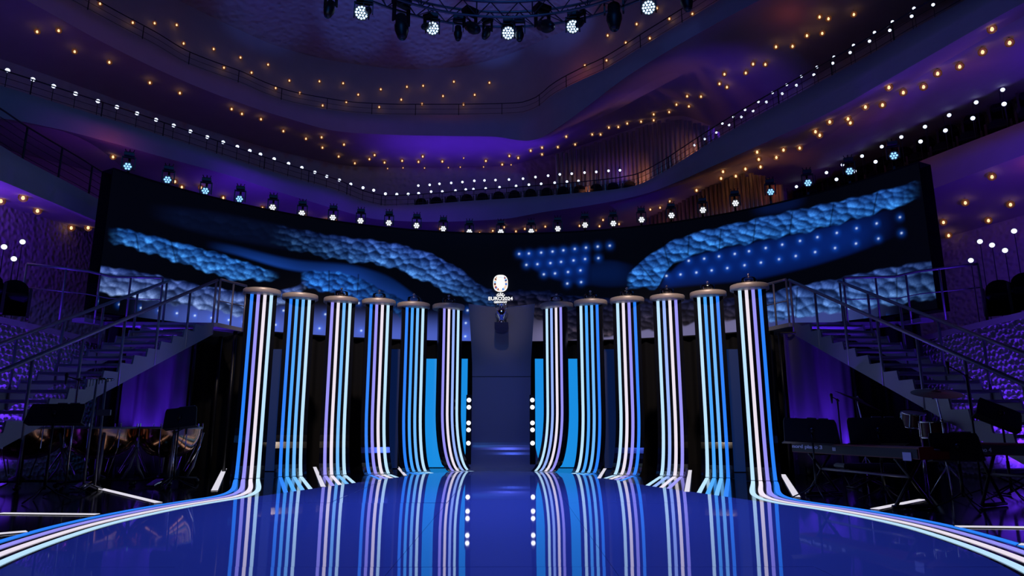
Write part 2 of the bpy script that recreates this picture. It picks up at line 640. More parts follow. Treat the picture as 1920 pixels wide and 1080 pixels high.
ceil_o = strip('ceiling', [c_line, c_in, c_in2], M_SKIN, 'rough domed ceiling lit blue above the truss', 8)
HALL.append(ceil_o)
# tier A (middle)
a_bot = pts_plan(A_bot, XA, planA)
a_in = [ext(p, 1.012) for p in planA]
a_fl = [ext(p, 1.012, ZA - 0.5) for p in planA]
a_fl2 = [ext(p, 1.35, ZA - 0.5) for p in planA]
HALL.append(strip('balcony_parapet', [a_bot, planA, a_in, a_fl, a_fl2], M_SKINFINE, 'curved parapet of the middle balcony', 2))
a_sofp = pts_plan(A_sof, XA, planA, ([1380, 1500, 1600], [1.17, 1.38, 1.68]))
HALL.append(strip('balcony_soffit', [a_bot, a_sofp], M_SKINFINE, 'underside of the middle balcony', 6))
HALL.append(strip('wall_lower_tier', [a_sofp, [ext(p, 1.0, 0.0) for p in a_sofp]], M_SKINFINE, 'hall wall behind the screen', 6))
# tier D: boxes left and right
DL = dict(rim=[(-200, 165), (0, 272), (33, 292), (150, 354), (200, 382), (262, 415)], bot=[(-200, 260), (0, 338), (50, 359), (187, 417), (262, 450)],
          sof=[(-200, 318), (0, 383), (187, 440), (262, 463)], x=(-200, 262))
DR = dict(rim=[(1650, 333), (1723, 303), (1913, 230), (2100, 160)], bot=[(1650, 393), (1740, 358), (1913, 293), (2100, 225)],
          sof=[(1650, 483), (1740, 455), (1920, 403), (2100, 345)], x=(1650, 2100))
planD = {}
for side, D in (('left', DL), ('right', DR)):
    X_ = np.linspace(D['x'][0], D['x'][1], 40)
    zd = ZD[side]
    pl = pts_z(D['rim'], X_, zd)
    planD[side] = pl
    bot = pts_plan(D['bot'], X_, pl)
    top2 = [ext(p, 1.02) for p in pl]
    fl = [ext(p, 1.02, zd - 0.25) for p in pl]
    fl2 = [ext(p, 1.3, zd + 0.4) for p in pl]
    HALL.append(strip('box_parapet', [bot, pl, top2, fl, fl2], M_SKINFINE, 'parapet of the %s side box' % side, 2))
    sof = pts_plan(D['sof'], X_, pl, 1.16)
    HALL.append(strip('box_soffit', [bot, sof], M_SKINFINE, 'underside of the %s side box' % side, 4))
    HALL.append(strip('wall_' + side, [sof, [ext(p, 1.0, 0.0) for p in sof]], M_SKINB, 'rough textured wall behind the %s seats' % side, 6))

# low stall walls with deep cell relief, real geometry
def cell_wall(side):
    s = -1 if side == 'left' else 1
    y0, y1, H = 7.5, 18.6, 2.95
    ny, nz = 640, 180
    rg = np.random.RandomState(5 if s < 0 else 9)
    cw, ch = 0.15, 0.115
    gy, gz = int((y1 - y0) / cw) + 4, int(H / ch) + 4
    ii, jj = np.meshgrid(np.arange(gy), np.arange(gz), indexing='ij')
    cy = y0 - cw + (ii + 0.5 * (jj % 2) + rg.uniform(-.33, .33, ii.shape)) * cw
    cz = -ch + (jj + rg.uniform(-.33, .33, ii.shape)) * ch
    ys = np.linspace(y0, y1, ny)
    zs = np.linspace(0, H, nz)
    YY, ZZ = np.meshgrid(ys, zs, indexing='ij')
    d1 = np.full(YY.shape, 9.0); d2 = d1.copy()
    bi = np.clip(((YY - y0) / cw + 1).astype(int), 0, gy - 1)
    bj = np.clip(((ZZ) / ch + 1).astype(int), 0, gz - 1)
    for di in (-2, -1, 0, 1, 2):
        for dj in (-2, -1, 0, 1, 2):
            a = np.clip(bi + di, 0, gy - 1); b = np.clip(bj + dj, 0, gz - 1)
            d = np.hypot((YY - cy[a, b]), (ZZ - cz[a, b]) * 1.2)
            new1 = np.minimum(d1, d)
            d2 = np.where(d < d1, d1, np.minimum(d2, np.where(d > d1, d, d2)))
            d1 = new1
    ridge = np.clip((d2 - d1) / 0.045, 0, 1)
    hgt = 0.075 * (1 - ridge) ** 1.3 - 0.02
    X = s * (9.55 + 0.05 * (YY - 12)) + AX - s * hgt
    mb = MB()
    v = np.stack([X, YY, ZZ], -1).reshape(-1, 3)
    mb.v = [tuple(p) for p in v.tolist()]
    mb.f = [(i * nz + j, (i + 1) * nz + j, (i + 1) * nz + j + 1, i * nz + j + 1) for i in range(ny - 1) for j in range(nz - 1)]
    o = mb.build('wall_%s_stall' % side, M_CELL, smooth=True)
    struct(o, 'low stall wall with honeycomb relief on the %s' % side)
    # capping ledge and floor behind it
    cap = MB()
    q = lambda y: s * (9.55 + 0.05 * (y - 12)) + AX
    rows = []
    for dx, z in ((-0.06, H - 0.02), (-0.06, H + 0.10), (2.6, H + 0.12)):
        rows.append([(q(y) + s * dx, y, z) for y in np.linspace(y0, y1, 12)])
    cap.grid(rows)
    struct(cap.build('trim_%s_stall_ledge' % side, M_SKINFINE), 'plain ledge on top of the %s honeycomb wall' % side)


for side in ('left', 'right'):
    cell_wall(side)


# ------------------------------------------------------------------ curved LED screen
SCX, SCY, SR = -0.13, 9.6, 10.4
TH0 = math.atan2(5.1, -9.17)
TH1 = math.atan2(4.6, 9.16)
SZ0, SZ1 = 3.5, 6.82


def screen_picture(X, Y, wx):
    """emission colour (linear) of the picture on the screen; X, Y: picture coordinates"""
    rg = np.random.RandomState(11)
    H_, W_ = X.shape
    img = np.zeros((H_, W_, 3))

    def smooth(a, lo, hi):
        t = np.clip((a - lo) / (hi - lo), 0, 1)
        return t * t * (3 - 2 * t)

    # lumpy relief: overlapping domes of uneven size, lit from below
    def lumps(size, seed, asp=0.8):
        r = np.random.RandomState(seed)
        gx = int(1700 / size) + 6
        gy = int(420 / (size * asp)) + 6
        ii, jj = np.meshgrid(np.arange(gx), np.arange(gy), indexing='ij')
        cx = 100 + (ii - 2 + 0.5 * (jj % 2) + r.uniform(-.45, .45, ii.shape)) * size
        cy = 290 + (jj - 2 + r.uniform(-.45, .45, ii.shape)) * size * asp
        rr = size * r.uniform(0.62, 1.0, ii.shape)
        hh = size * r.uniform(0.0, 0.35, ii.shape)
        br = r.uniform(0.6, 1.15, ii.shape)
        bi = ((X - 100) / size + 2).astype(int)
        bj = ((Y - 290) / (size * asp) + 2).astype(int)
        best = np.full(X.shape, -1e9)
        nx = np.zeros(X.shape); ny = np.zeros(X.shape); bb = np.ones(X.shape)
        second = best.copy()
        for di in (-2, -1, 0, 1, 2):
            for dj in (-2, -1, 0, 1, 2):
                a = np.clip(bi + di, 0, gx - 1); b = np.clip(bj + dj, 0, gy - 1)
                dx = X - cx[a, b]; dy = (Y - cy[a, b]) / asp
                R_ = rr[a, b]
                h = R_ - (dx * dx + dy * dy) / (R_ * 1.1) + hh[a, b]
                m = h > best
                second = np.where(m, best, np.maximum(second, h))
                best = np.where(m, h, best)
                nx = np.where(m, dx / R_, nx); ny = np.where(m, dy / R_, ny); bb = np.where(m, br[a, b], bb)
        ao = np.clip((best - second) / (size * 0.35), 0, 1) ** 0.6
        lit = np.clip(0.50 + 0.70 * ny - 0.38 * nx, 0, 1)
        fine = 0.88 + 0.12 * np.sin(X * 0.9 + 3 * np.sin(Y * 0.31)) * np.sin(Y * 1.1 + 2 * np.sin(X * 0.23))
        v = np.clip((0.12 + 0.88 * lit) * (0.55 + 0.45 * ao) * bb, 0, 1.2)
        for _ in range(2):
            p_ = np.pad(v, 1, mode='edge')
            v = (p_[:-2, 1:-1] + p_[2:, 1:-1] + p_[1:-1, :-2] + p_[1:-1, 2:] + 2 * v) / 6
        return v * fine

    L16 = lumps(12.5, 1)
    L24 = lumps(18, 2, 0.72)
    L20 = lumps(15.5, 4, 0.62)
    wob = 2.5 * np.sin(X / 9.0) + 1.5 * np.sin(X / 4.1 + Y / 7)

    def band(up, lo, xr, fade=(20, 20), soft=3, wk=0.0):
        yu = interp(up, X.ravel()).reshape(X.shape)
        yl = interp(lo, X.ravel()).reshape(X.shape)
        m = smooth(Y + wob * 0.5 * wk, yu - soft, yu + soft) * (1 - smooth(Y + wob * wk, yl - soft, yl + soft))
        m *= smooth(X, xr[0] - fade[0], xr[0] + fade[0]) * (1 - smooth(X, xr[1] - fade[1], xr[1] + fade[1]))
        t = np.clip((Y - yu) / np.maximum(yl - yu, 4), 0, 1)
        return m, t

    def put(m, c, k=1.0):
        for i in range(3):
            img[..., i] = img[..., i] * (1 - np.clip(m, 0, 1)) + m * c[i] * k

    # base glow
    base = lin(2, 3, 9)
    for i in range(3):
        img[..., i] = base[i]
    # soft blue strip along the bottom
    bott = interp([(180, 585), (460, 614), (600, 628), (885, 641), (1060, 640), (1200, 634), (1450, 606), (1740, 568)], X.ravel()).reshape(X.shape)
    g = smooth(Y, bott - 62, bott - 5)
    gl = g * smooth(X, 230, 420) * (1 - smooth(X, 880, 1010))
    put(gl * 0.9, lin(78, 100, 200))
    put(g * smooth(X, 940, 1030) * (1 - smooth(X, 1380, 1480)) * 0.9, lin(112, 108, 150))
    put(smooth(Y, bott - 40, bott - 10) * smooth(X, 1400, 1470) * (1 - smooth(X, 1540, 1700)) * 0.9, lin(58, 70, 140))
    # smooth blue shapes
    m, t = band([(380, 450), (430, 459), (560, 488), (650, 496), (720, 515), (780, 555), (830, 600)], [(380, 462), (430, 474), (560, 508), (650, 516), (700, 540), (740, 575), (790, 640)], (425, 790), (45, 10), 4)
    put(m, lin(20, 58, 140), (0.35 + 0.75 * t) * (0.75 + 0.25 * np.sin(X / 37.0) * np.sin(Y / 23.0 + X / 90.0)))
    # lens-shaped glows with stars
    def lens(up, lo, xr, c, fade=(8, 30)):
        m, t = band(up, lo, xr, fade, 4)
        put(m * (0.25 + 0.75 * np.sin(np.clip(t, 0, 1) * PI * 0.85 + 0.3)), c)
    lens([(968, 472), (1020, 466), (1110, 462), (1180, 460)], [(968, 478), (1000, 505), (1050, 526), (1110, 535), (1180, 536)], (972, 1104), lin(5, 30, 96), (4, 8))
    lens([(1090, 500), (1140, 488), (1200, 500)], [(1090, 532), (1140, 538), (1200, 536)], (1105, 1180), lin(4, 20, 62))
    lens([(1230, 540), (1255, 512), (1285, 487), (1330, 472), (1400, 457), (1500, 437), (1600, 412), (1715, 377)], [(1230, 542), (1300, 535), (1400, 526), (1500, 505), (1600, 475), (1715, 430)], (1245, 1640), lin(5, 32, 104), (15, 60))
    # lumpy bands
    m, t = band([(290, 385), (400, 400), (520, 424)], [(290, 410), (400, 440), (520, 462)], (310, 540), (40, 30), 8)
    put(m, lin(7, 16, 44), 1.0); img[...] *= (1 - m * 0.5 * (1 - L24))[..., None]

    def lump(up, lo, xr, fade, c1, c2, L, k=1.0, soft=2.5, env=None):
        m, t = band(up, lo, xr, fade, soft, 1.0)
        e = 1.0 if env is None else env
        for i in range(3):
            c = (c1[i] * (1 - t) + c2[i] * t) * (0.03 + 1.5 * L ** (1.9, 1.7, 1.35)[i]) * k * e
            img[..., i] = img[..., i] * (1 - m) + m * c
        return m

    # main diagonal band
    lump([(500, 420), (640, 444), (720, 454), (800, 474), (860, 504), (910, 540), (960, 560)], [(500, 455), (560, 470), (640, 487), (720, 497), (780, 520), (850, 552), (900, 572), (960, 585)],
         (530, 930), (30, 20), lin(60, 92, 176), lin(92, 156, 232), L16, 1.0, env=0.25 + 0.75 * smooth(X, 560, 740) * (1 - 0.75 * smooth(X, 830, 890)))
    # right of the emblem, dim
    lump([(930, 548), (1000, 545), (1100, 558), (1200, 560), (1300, 560), (1440, 560)], [(930, 575), (1000, 592), (1080, 640), (1200, 622), (1300, 606), (1440, 600)],
         (940, 1450), (15, 15), lin(30, 46, 104), lin(104, 88, 100), L20, 0.42)
    # arch under the diagonal band
    lump([(555, 512), (600, 508), (660, 516), (700, 535), (750, 560), (790, 590)], [(545, 520), (580, 541), (640, 549), (700, 572), (740, 590), (790, 640)], (570, 770), (8, 25), lin(40, 110, 200), lin(52, 130, 225), L16, 1.0, env=1 - 0.65 * smooth(X, 640, 740))
    # upper left band
    lump([(195, 424), (240, 432), (300, 447), (400, 473), (480, 499), (545, 518)], [(195, 450), (230, 459), (300, 480), (380, 506), (440, 524), (545, 526)], (222, 505), (22, 22), lin(48, 120, 205), lin(84, 170, 250), L16, 1.05)
    # lower left band
    lump([(180, 498), (260, 510), (340, 528), (400, 540), (460, 548), (520, 546), (578, 526)], [(180, 546), (260, 560), (340, 572), (420, 586), (460, 592), (520, 575), (578, 540)], (180, 568), (4, 8), lin(86, 112, 190), lin(150, 176, 230), L24, 0.95)
    # right upper band
    lump([(1170, 520), (1195, 498), (1220, 477), (1280, 445), (1400, 415), (1500, 393), (1600, 372), (1730, 338)], [(1170, 541), (1228, 540), (1250, 510), (1280, 485), (1330, 470), (1400, 455), (1500, 436), (1600, 411), (1730, 372)],
         (1180, 1700), (6, 30), lin(60, 125, 215), lin(70, 160, 250), L20, 0.9)
    # right lower band
    lump([(1420, 556), (1480, 540), (1560, 525), (1640, 508), (1745, 489)], [(1420, 606), (1480, 597), (1560, 586), (1640, 576), (1745, 560)], (1435, 1760), (6, 5), lin(80, 112, 190), lin(116, 168, 240), L24, 0.85,
         env=1 - 0.5 * smooth(X, 1600, 1740))
    m, t = band([(1380, 390), (1460, 378), (1530, 355)], [(1380, 405), (1460, 398), (1530, 375)], (1420, 1500), (20, 20), 8)
    put(m * 0.8, lin(5, 18, 58))
    # thin joints in the bands
    for x0, y0, x1, y1 in ((1203, 500, 1228, 530), (1243, 455, 1255, 500), (1292, 440, 1290, 478), (1352, 430, 1348, 470), (1417, 412, 1412, 455), (1486, 398, 1480, 440), (1563, 382, 1556, 425), (1645, 360, 1637, 402),
                           (1582, 525, 1582, 585), (1681, 505, 1682, 570), (1495, 540, 1492, 595), (672, 515, 670, 552), (617, 508, 617, 548), (255, 440, 260, 470), (320, 450, 330, 490)):
        dx, dy = x1 - x0, y1 - y0
        q = np.clip(((X - x0) * dx + (Y - y0) * dy) / (dx * dx + dy * dy), 0, 1)
        d = np.hypot(X - x0 - q * dx, Y - y0 - q * dy)
        img[...] *= (1 - 0.75 * np.exp(-(d / 1.3) ** 2))[..., None]
    # stars
    zc = [(1000, 348), (1055, 346), (1124, 341), (1188, 335), (1249, 328), (1313, 320), (1376, 313), (1442, 307), (1510, 302), (1041, 410), (1103, 406), (1176, 400), (1236, 393), (1306, 385), (1371, 377), (1446, 372),
          (1139, 463), (1202, 458), (1275, 450), (1345, 441), (1271, 515), (1349, 507), (1829, 472), (1908, 464), (98, 625), (700, 737), (697, 812), (710, 666), (112, 780)]
    st = [(640 + a / 3, 360 + b / 3) for a, b in zc]
    zr = [(34, 387), (121, 375), (204, 362), (293, 348), (373, 333), (467, 315), (560, 296), (660, 275), (758, 254), (867, 230), (978, 204), (1091, 177), (1222, 142), (77, 453), (163, 441), (251, 428), (348, 412),
          (440, 397), (542, 378), (636, 360), (745, 338), (857, 315), (975, 290), (1101, 262), (1231, 231), (1020, 725), (1143, 710)]
    st += [(1280 + a / 3, 360 + b / 3) for a, b in zr]
    zl = [(560, 615), (672, 633), (793, 652), (894, 667), (995, 682), (1096, 695), (1190, 708), (1287, 720), (1370, 730), (1595, 667), (1550, 747), (1830, 688), (1797, 767)]
    st += [(a / 3, 360 + b / 3) for a, b in zl]
    for a, b in st:
        x0, x1 = np.searchsorted(wx, a - 14), np.searchsorted(wx, a + 14)
        sl = (slice(None), slice(max(0, x0), max(1, x1)))
        d2_ = (X[sl] - a) ** 2 + (Y[sl] - b) ** 2
        core = np.exp(-d2_ / 2.6)
        halo = np.exp(-d2_ / 40.0)
        for i, (c, h) in enumerate(zip((0.75, 0.9, 1.0), lin(20, 90, 220))):
            img[sl + (i,)] += core * c + halo * h * 0.35
    return np.clip(img, 0, 1)


def build_screen():
    nu, nz = 1080, 200
    th = np.linspace(TH0, TH1, nu)
    zz = np.linspace(SZ0, SZ1, nz)
    TT, ZZ = np.meshgrid(th, zz)
    P = np.stack([SCX + SR * np.cos(TT), SCY + SR * np.sin(TT), ZZ], -1)
    px, py = proj(P)
    img = screen_picture(px, py, px[nz // 2])
    me = bpy.data.meshes.new('picture')
    nv = nu * nz
    me.vertices.add(nv)
    me.vertices.foreach_set('co', P.reshape(-1))
    i, j = np.meshgrid(np.arange(nz - 1), np.arange(nu - 1), indexing='ij')
    a = i * nu + j
    q = np.stack([a, a + 1, a + nu + 1, a + nu], -1).reshape(-1, 4)
    nf = len(q)
    me.loops.add(nf * 4)
    me.loops.foreach_set('vertex_index', q.reshape(-1))
    me.polygons.add(nf)
    me.polygons.foreach_set('loop_start', np.arange(0, nf * 4, 4))
    me.polygons.foreach_set('loop_total', np.full(nf, 4))
    me.update(calc_edges=True)
    at = me.color_attributes.new('picture', 'FLOAT_COLOR', 'POINT')
    rgba = np.ones((nv, 4), np.float32)
    rgba[:, :3] = img.reshape(-1, 3)
    at.data.foreach_set('color', rgba.reshape(-1))
    m = bpy.data.materials.new('screen_picture')
    m.use_nodes = True
    nt = m.node_tree
    b = nt.nodes['Principled BSDF']
    b.inputs['Base Color'].default_value = (0.004, 0.004, 0.005, 1)
    b.inputs['Roughness'].default_value = 0.5
    b.inputs['Specular IOR Level'].default_value = 0.1
    ca = nt.nodes.new('ShaderNodeVertexColor')
    ca.layer_name = 'picture'
    # fine LED pixel grain
    nt.links.new(ca.outputs['Color'], b.inputs['Emission Color'])
    b.inputs['Emission Strength'].default_value = 1.0
    me.materials.append(m)
    root = thing('led_screen', 'wide curved screen showing blue lumpy wave bands and stars', 'screen', (SCX, SCY + SR, SZ0))
    o = bpy.data.objects.new('picture', me)
    COL.objects.link(o)
    o.parent = root
    o.location = (-SCX, -SCY - SR, -SZ0)
    # black housing behind the picture
    hb = MB()
    ths = np.linspace(TH0, TH1, 120)
    rows = []
    for R_, z in ((SR + 0.03, SZ0 - 0.03), (SR + 0.45, SZ0 - 0.03), (SR + 0.45, SZ1 + 0.04), (SR - 0.02, SZ1 + 0.04), (SR - 0.02, SZ1), (SR + 0.03, SZ1), (SR + 0.03, SZ0 - 0.03)):
        rows.append([(SCX + R_ * math.cos(t), SCY + R_ * math.sin(t), z) for t in ths])
    hb.grid(rows)
    h = hb.build('housing', M_BLACK, root)
    h.location = (-SCX, -SCY - SR, -SZ0)
    return root


screen = build_screen()
# black drape closing the space under the screen
mb = MB()
rows = []
ths = np.linspace(TH0 - 0.05, TH1 + 0.05, 700)
for z in (-0.02, 1.2, 2.4, SZ0 - 0.03):
    rows.append([(SCX + (SR + 0.22 + 0.05 * math.sin(t * 190)) * math.cos(t), SCY + (SR + 0.22 + 0.05 * math.sin(t * 190)) * math.sin(t), z) for t in ths])
mb.grid(rows)
tag(mb.build('backdrop_curtain', M_CLOTH, smooth=True), 'black pleated curtain hanging below the curved screen', 'curtain')


# ------------------------------------------------------------------ striped columns
SC = {'blue': (38, 128, 250), 'azure': (70, 165, 255), 'sky': (110, 185, 255), 'lav': (150, 145, 245), 'cream': (236, 226, 240), 'ice': (188, 228, 255), 'peri': (150, 180, 255)}
M_STRIPE = {k: emat('stripe_' + k, lin(*v), 1.0) for k, v in SC.items()}
M_CAP = mat('brushed_bronze', (0.50, 0.42, 0.38), 0.45, 0.3, bump=('noise', 40.0, 0.1, 0.01))
M_GLASS = glassmat('clear_glass')
M_COLBODY = mat('gloss_black_column', (0.008, 0.009, 0.014), 0.12, ior=1.5)
COLS = [  # X, Y, heading to stage, stripe colours left to right, name of place
    (-5.50, 14.50, ('blue', 'lav', 'cream', 'ice')), (-4.83, 15.07, ('blue', 'azure', 'sky', 'ice')), (-4.00, 15.50, ('lav', 'cream', 'sky', 'ice')),
    (-3.15, 15.75, ('blue', 'lav', 'cream', 'ice')), (-2.37, 16.20, ('blue', 'azure', 'sky', 'ice')), (-1.50, 16.40, ('lav', 'cream', 'peri', 'ice')),
    (1.02, 16.20, ('ice', 'peri', 'cream', 'lav')), (1.84, 15.83, ('ice', 'azure', 'sky', 'blue')), (2.67, 15.48, ('ice', 'cream', 'lav', 'blue')),
    (3.56, 15.20, ('ice', 'peri', 'cream', 'lav')), (4.38, 14.75, ('ice', 'azure', 'sky', 'blue')), (5.04, 13.97, ('ice', 'cream', 'lav', 'blue'))]
HEAD = [20, 20, 18, 20, 24, 36, -36, -24, -20, -18, -18, -19]        # degrees the column front is turned to the axis
CH = 3.85
PITCHW, STW = 0.134, 0.068
ORD6 = ['outermost', 'second from outside', 'third from outside', 'third from the middle', 'second from the middle', 'innermost']


def col_profile(zf, rs, n=14):
    """(forward, height, nf, nz) of the concave foot; straight above"""
    out = [(0.0, CH, 1.0, 0.0), (0.0, 2.4, 1.0, 0.0), (0.0, zf, 1.0, 0.0)]
    for k in range(1, n + 1):
        a = PI / 2 * k / n
        f, z = rs * (1 - math.cos(a)), zf * (1 - math.sin(a))
        nf, nz = math.cos(a) / rs, math.sin(a) / zf
        l = math.hypot(nf, nz)
        out.append((f, z, nf / l, nz / l))
    return out


def ribbon_mesh(path, nrm, side, wd, th, off=0.0):
    """flat bar along path: nrm outward normals, side vectors, width and thickness"""
    mb = MB()
    rows = []
    for k in range(5):
        sw, tn = ((-.5, 0), (-.5, 1), (.5, 1), (.5, 0), (-.5, 0))[k]
        wl = wd if hasattr(wd, '__len__') else [wd] * len(path)
        rows.append([tuple(Vector(p) + Vector(s_) * (sw * w_) + Vector(n_) * (tn * th + off)) for p, n_, s_, w_ in zip(path, nrm, side, wl)])
    mb.grid(rows)
    m = len(path)
    mb.f.append((0, m, 2 * m, 3 * m)); mb.f.append((4 * m - 1, 3 * m - 1, 2 * m - 1, m - 1))
    return mb


def dense(pts, n):
    P = [Vector(p) for p in pts]
    L = [0.0]
    for a, b in zip(P[:-1], P[1:]):
        L.append(L[-1] + (b - a).length)
    out = []
    for k in range(n):
        t = L[-1] * k / (n - 1)
        i = min(max(j for j in range(len(L)) if L[j] <= t + 1e-9), len(P) - 2)
        u = (t - L[i]) / max(L[i + 1] - L[i], 1e-9)
        out.append(P[i] * (1 - u) + P[i + 1] * u)
    return out


def offset_edge(d, i0, i1):
    """curve parallel to the stage edge, d outside it, from index i0 to i1 of DISC (stepping either way)"""
    n = len(DISC)
    st = 1 if i1 > i0 else -1
    out = []
    for i in range(i0, i1 + st, st):
        a, b = np.array(DISC[(i - 1) % n]), np.array(DISC[(i + 1) % n])
        t = (b - a) / np.linalg.norm(b - a)
        nn = np.array([-t[1], t[0]])           # DISC runs counter clockwise seen from above when going back-left-front
        c = np.array(DISC[i % n])
        if np.dot(nn, c - np.array([-0.2, 8.0])) < 0:
            nn = -nn
        out.append(c + nn * d)
    return out


bowl_prof = [(0.06, 0.0), (0.12, 0.02), (0.155, 0.07), (0.16, 0.11), (0.15, 0.16), (0.143, 0.165), (0.15, 0.11), (0.145, 0.07), (0.11, 0.03), (0.001, 0.02)]
ME_BOWL = MB().lathe(bowl_prof, n=24).mesh('bowl', M_GLASS, True)
M_SILVER = mat('silver_metal', (0.78, 0.78, 0.80), 0.15, 1.0)
ME_KNOB = MB().lathe([(0.001, 0.0), (0.03, 0.0), (0.012, 0.02), (0.012, 0.05), (0.03, 0.07), (0.03, 0.09), (0.001, 0.105)], n=12).mesh('knob', M_SILVER, True)

for ci, (cx, cy, cols) in enumerate(COLS):
    left = ci < 6
    k6 = ci if left else 11 - ci
    ang = math.radians(HEAD[ci])
    fw = Vector((math.sin(ang), -math.cos(ang), 0))
    rt = Vector((math.cos(ang), math.sin(ang), 0))       # viewer's right
    rs = 1.0 if k6 < 4 else 0.62
    zf = 1.45
    prof = col_profile(zf, rs)
    colname = {'blue': 'blue', 'lav': 'lavender', 'ice': 'ice blue'}[cols[0]]
    root = thing('light_column', 'black column with four glowing stripes and bronze cap, %s on the %s' % (ORD6[k6], 'left' if left else 'right'), 'column', (cx, cy, 0), 'glowing striped columns behind the stage')
    # body: half round shaft with a flat front that sweeps forward into the foot
    bm_ = MB()
    hw = 0.32
    rows = []
    for (f, z, nf, nz) in prof:
        row = []
        for (u, dpt) in [(-hw, 0.0), (hw, 0.0)] + [(hw * math.cos(a), -0.05 - hw * 0.9 * math.sin(a)) for a in np.linspace(0, PI, 11)] + [(-hw, 0.0)]:
            back = dpt if f < 1e-6 else max(dpt, -0.05 - f * 0) * (1 - 0.0)
            p = rt * u + fw * (f + (dpt if z > 0.12 else max(dpt, -0.08)) * 1.0) + Vector((0, 0, z))
            row.append(tuple(p))
        rows.append(row)
    bm_.grid(rows)
    bm_.build('shaft', M_COLBODY, root)
    # disc cap
    capm = MB().lathe([(0.001, -0.11), (0.30, -0.11), (0.38, -0.10), (0.40, -0.085), (0.40, 0.0), (0.39, 0.015), (0.001, 0.015)], c=tuple(Vector((0, 0, CH + 0.10)) - fw * 0.14), n=40)
    capm.build('cap', M_CAP, root, True)
    if ci >= 2:
        b_ = inst('draw_bowl', ME_BOWL, root, tuple(Vector((0, 0, CH + 0.115)) - fw * 0.14))
        inst('lid_knob', ME_KNOB, b_, (0, 0, 0.165))
    # stripes
    for si, cn in enumerate(cols):
        u = (si - 1.5) * PITCHW
        base = np.array([cx, cy]) + np.array([rt.x, rt.y]) * u
        t_hit = hit_disc(base, np.array([fw.x, fw.y]))
        if t_hit is None:
            t_hit = 3.0
        path, nrm = [], []
        for (f, z, nf, nz) in prof:
            path.append(rt * u + fw * f + Vector((0, 0, max(z, 0.0))))
            nrm.append(fw * nf + Vector((0, 0, nz)))
        side = [rt] * len(path)
        end = max(t_hit - 0.01, rs + 0.05)
        if k6 == 0:
            # flow on into the band that borders the stage
            k_out = si if left else 3 - si            # 0 = outer
            d_off = 0.10 + (3 - k_out) * 0.158
            n = len(DISC)
            idx = [i for i in range(n) if (DISC[i][0] < AX) == left]
            start = min(idx, key=lambda i: abs(DISC[i][1] - (9.9 if left else 9.0)))
            stop = min(idx, key=lambda i: abs(DISC[i][1] - 2.2))
            if not left and stop > start:
                start, stop = start, stop
            off = offset_edge(d_off, start, stop)
            loc_ = [Vector((p[0] - cx, p[1] - cy, 0.0)) for p in off]
            b0, b3 = path[-1], loc_[0]
            b1 = b0 + fw * (1.7 if left else 2.3)
            b2 = b3 - (loc_[2] - loc_[0]).normalized() * (0.8 if left else 1.1)
            fl = []
            for q in range(24):
                t = q / 24.0
                fl.append(b0 * (1 - t) ** 3 + b1 * (3 * t * (1 - t) ** 2) + b2 * (3 * t * t * (1 - t)) + b3 * t ** 3)
            fl += loc_
            fl = dense(fl, 130)[1:]
            tot = len(fl)
            for q, p in enumerate(fl):
                a_ = fl[max(q - 1, 0)]; b2 = fl[min(q + 1, tot - 1)]
                t = (b2 - a_).normalized()
                sd = Vector((-t.y, t.x, 0))
                if sd.dot(rt) < 0 and q < 5:
                    sd = -sd
                if q and sd.dot(side[-1]) < 0:
                    sd = -sd
                path.append(p); nrm.append(Vector((0, 0, 1))); side.append(sd)
            wds = STW
        else:
            for q in range(1, 6):
                path.append(rt * u + fw * (rs + (end - rs) * q / 5)); nrm.append(Vector((0, 0, 1))); side.append(rt)
        mbs = ribbon_mesh(path, nrm, side, STW if k6 else [STW + 0.012 * min(1.0, max(0.0, (q - len(prof)) / 25.0)) for q in range(len(path))], 0.003, 0.001)
        mbs.v = [(p[0], p[1], p[2] - 0.0045 if p[2] < 0.02 else p[2]) for p in mbs.v]
        mbs.build('light_stripe', M_STRIPE[cn], root)

# ------------------------------------------------------------------ glowing panels behind the columns
M_PANEL = {'bright': emat('bright_blue_panel', lin(24, 140, 226), 1.0), 'mid': emat('dim_blue_panel', lin(6, 22, 62), 1.0), 'outer': emat('dim_blue_panel_b', lin(9, 30, 74), 1.0)}
panels = [(797, 877, 'bright', 17.3, 'bright blue glowing panel beside the innermost column left of the trophy wall'),
          (1003, 1084, 'bright', 17.3, 'bright blue glowing panel beside the innermost column right of the trophy wall'),
          (726, 752, 'mid', 16.9, 'faint navy panel between the middle columns on the left'), (1128, 1152, 'mid', 16.9, 'faint navy panel between the middle columns on the right'),
          (505, 545, 'outer', 15.9, 'faint navy panel between the two outermost left columns'), (1358, 1400, 'outer', 15.6, 'faint navy panel between the two outermost right columns')]
for x0, x1, kk, Y, lb in panels:
    ytop = 672 if kk == 'bright' else 654
    a, b = PY(x0, ytop, Y), PY(x1, ytop, Y)
    wd, ht = b[0] - a[0], a[2]
    root = thing('glow_panel', lb, 'panel', ((a[0] + b[0]) / 2, Y, 0))
    MB().box((0, 0.06, ht / 2 - 0.017), (wd + 0.04, 0.10, ht + 0.034), bev=0.008).build('frame', M_BLACK, root)
    MB().box((0, 0.0, ht / 2), (wd, 0.02, ht - 0.02)).build('diffuser', M_PANEL[kk], root)

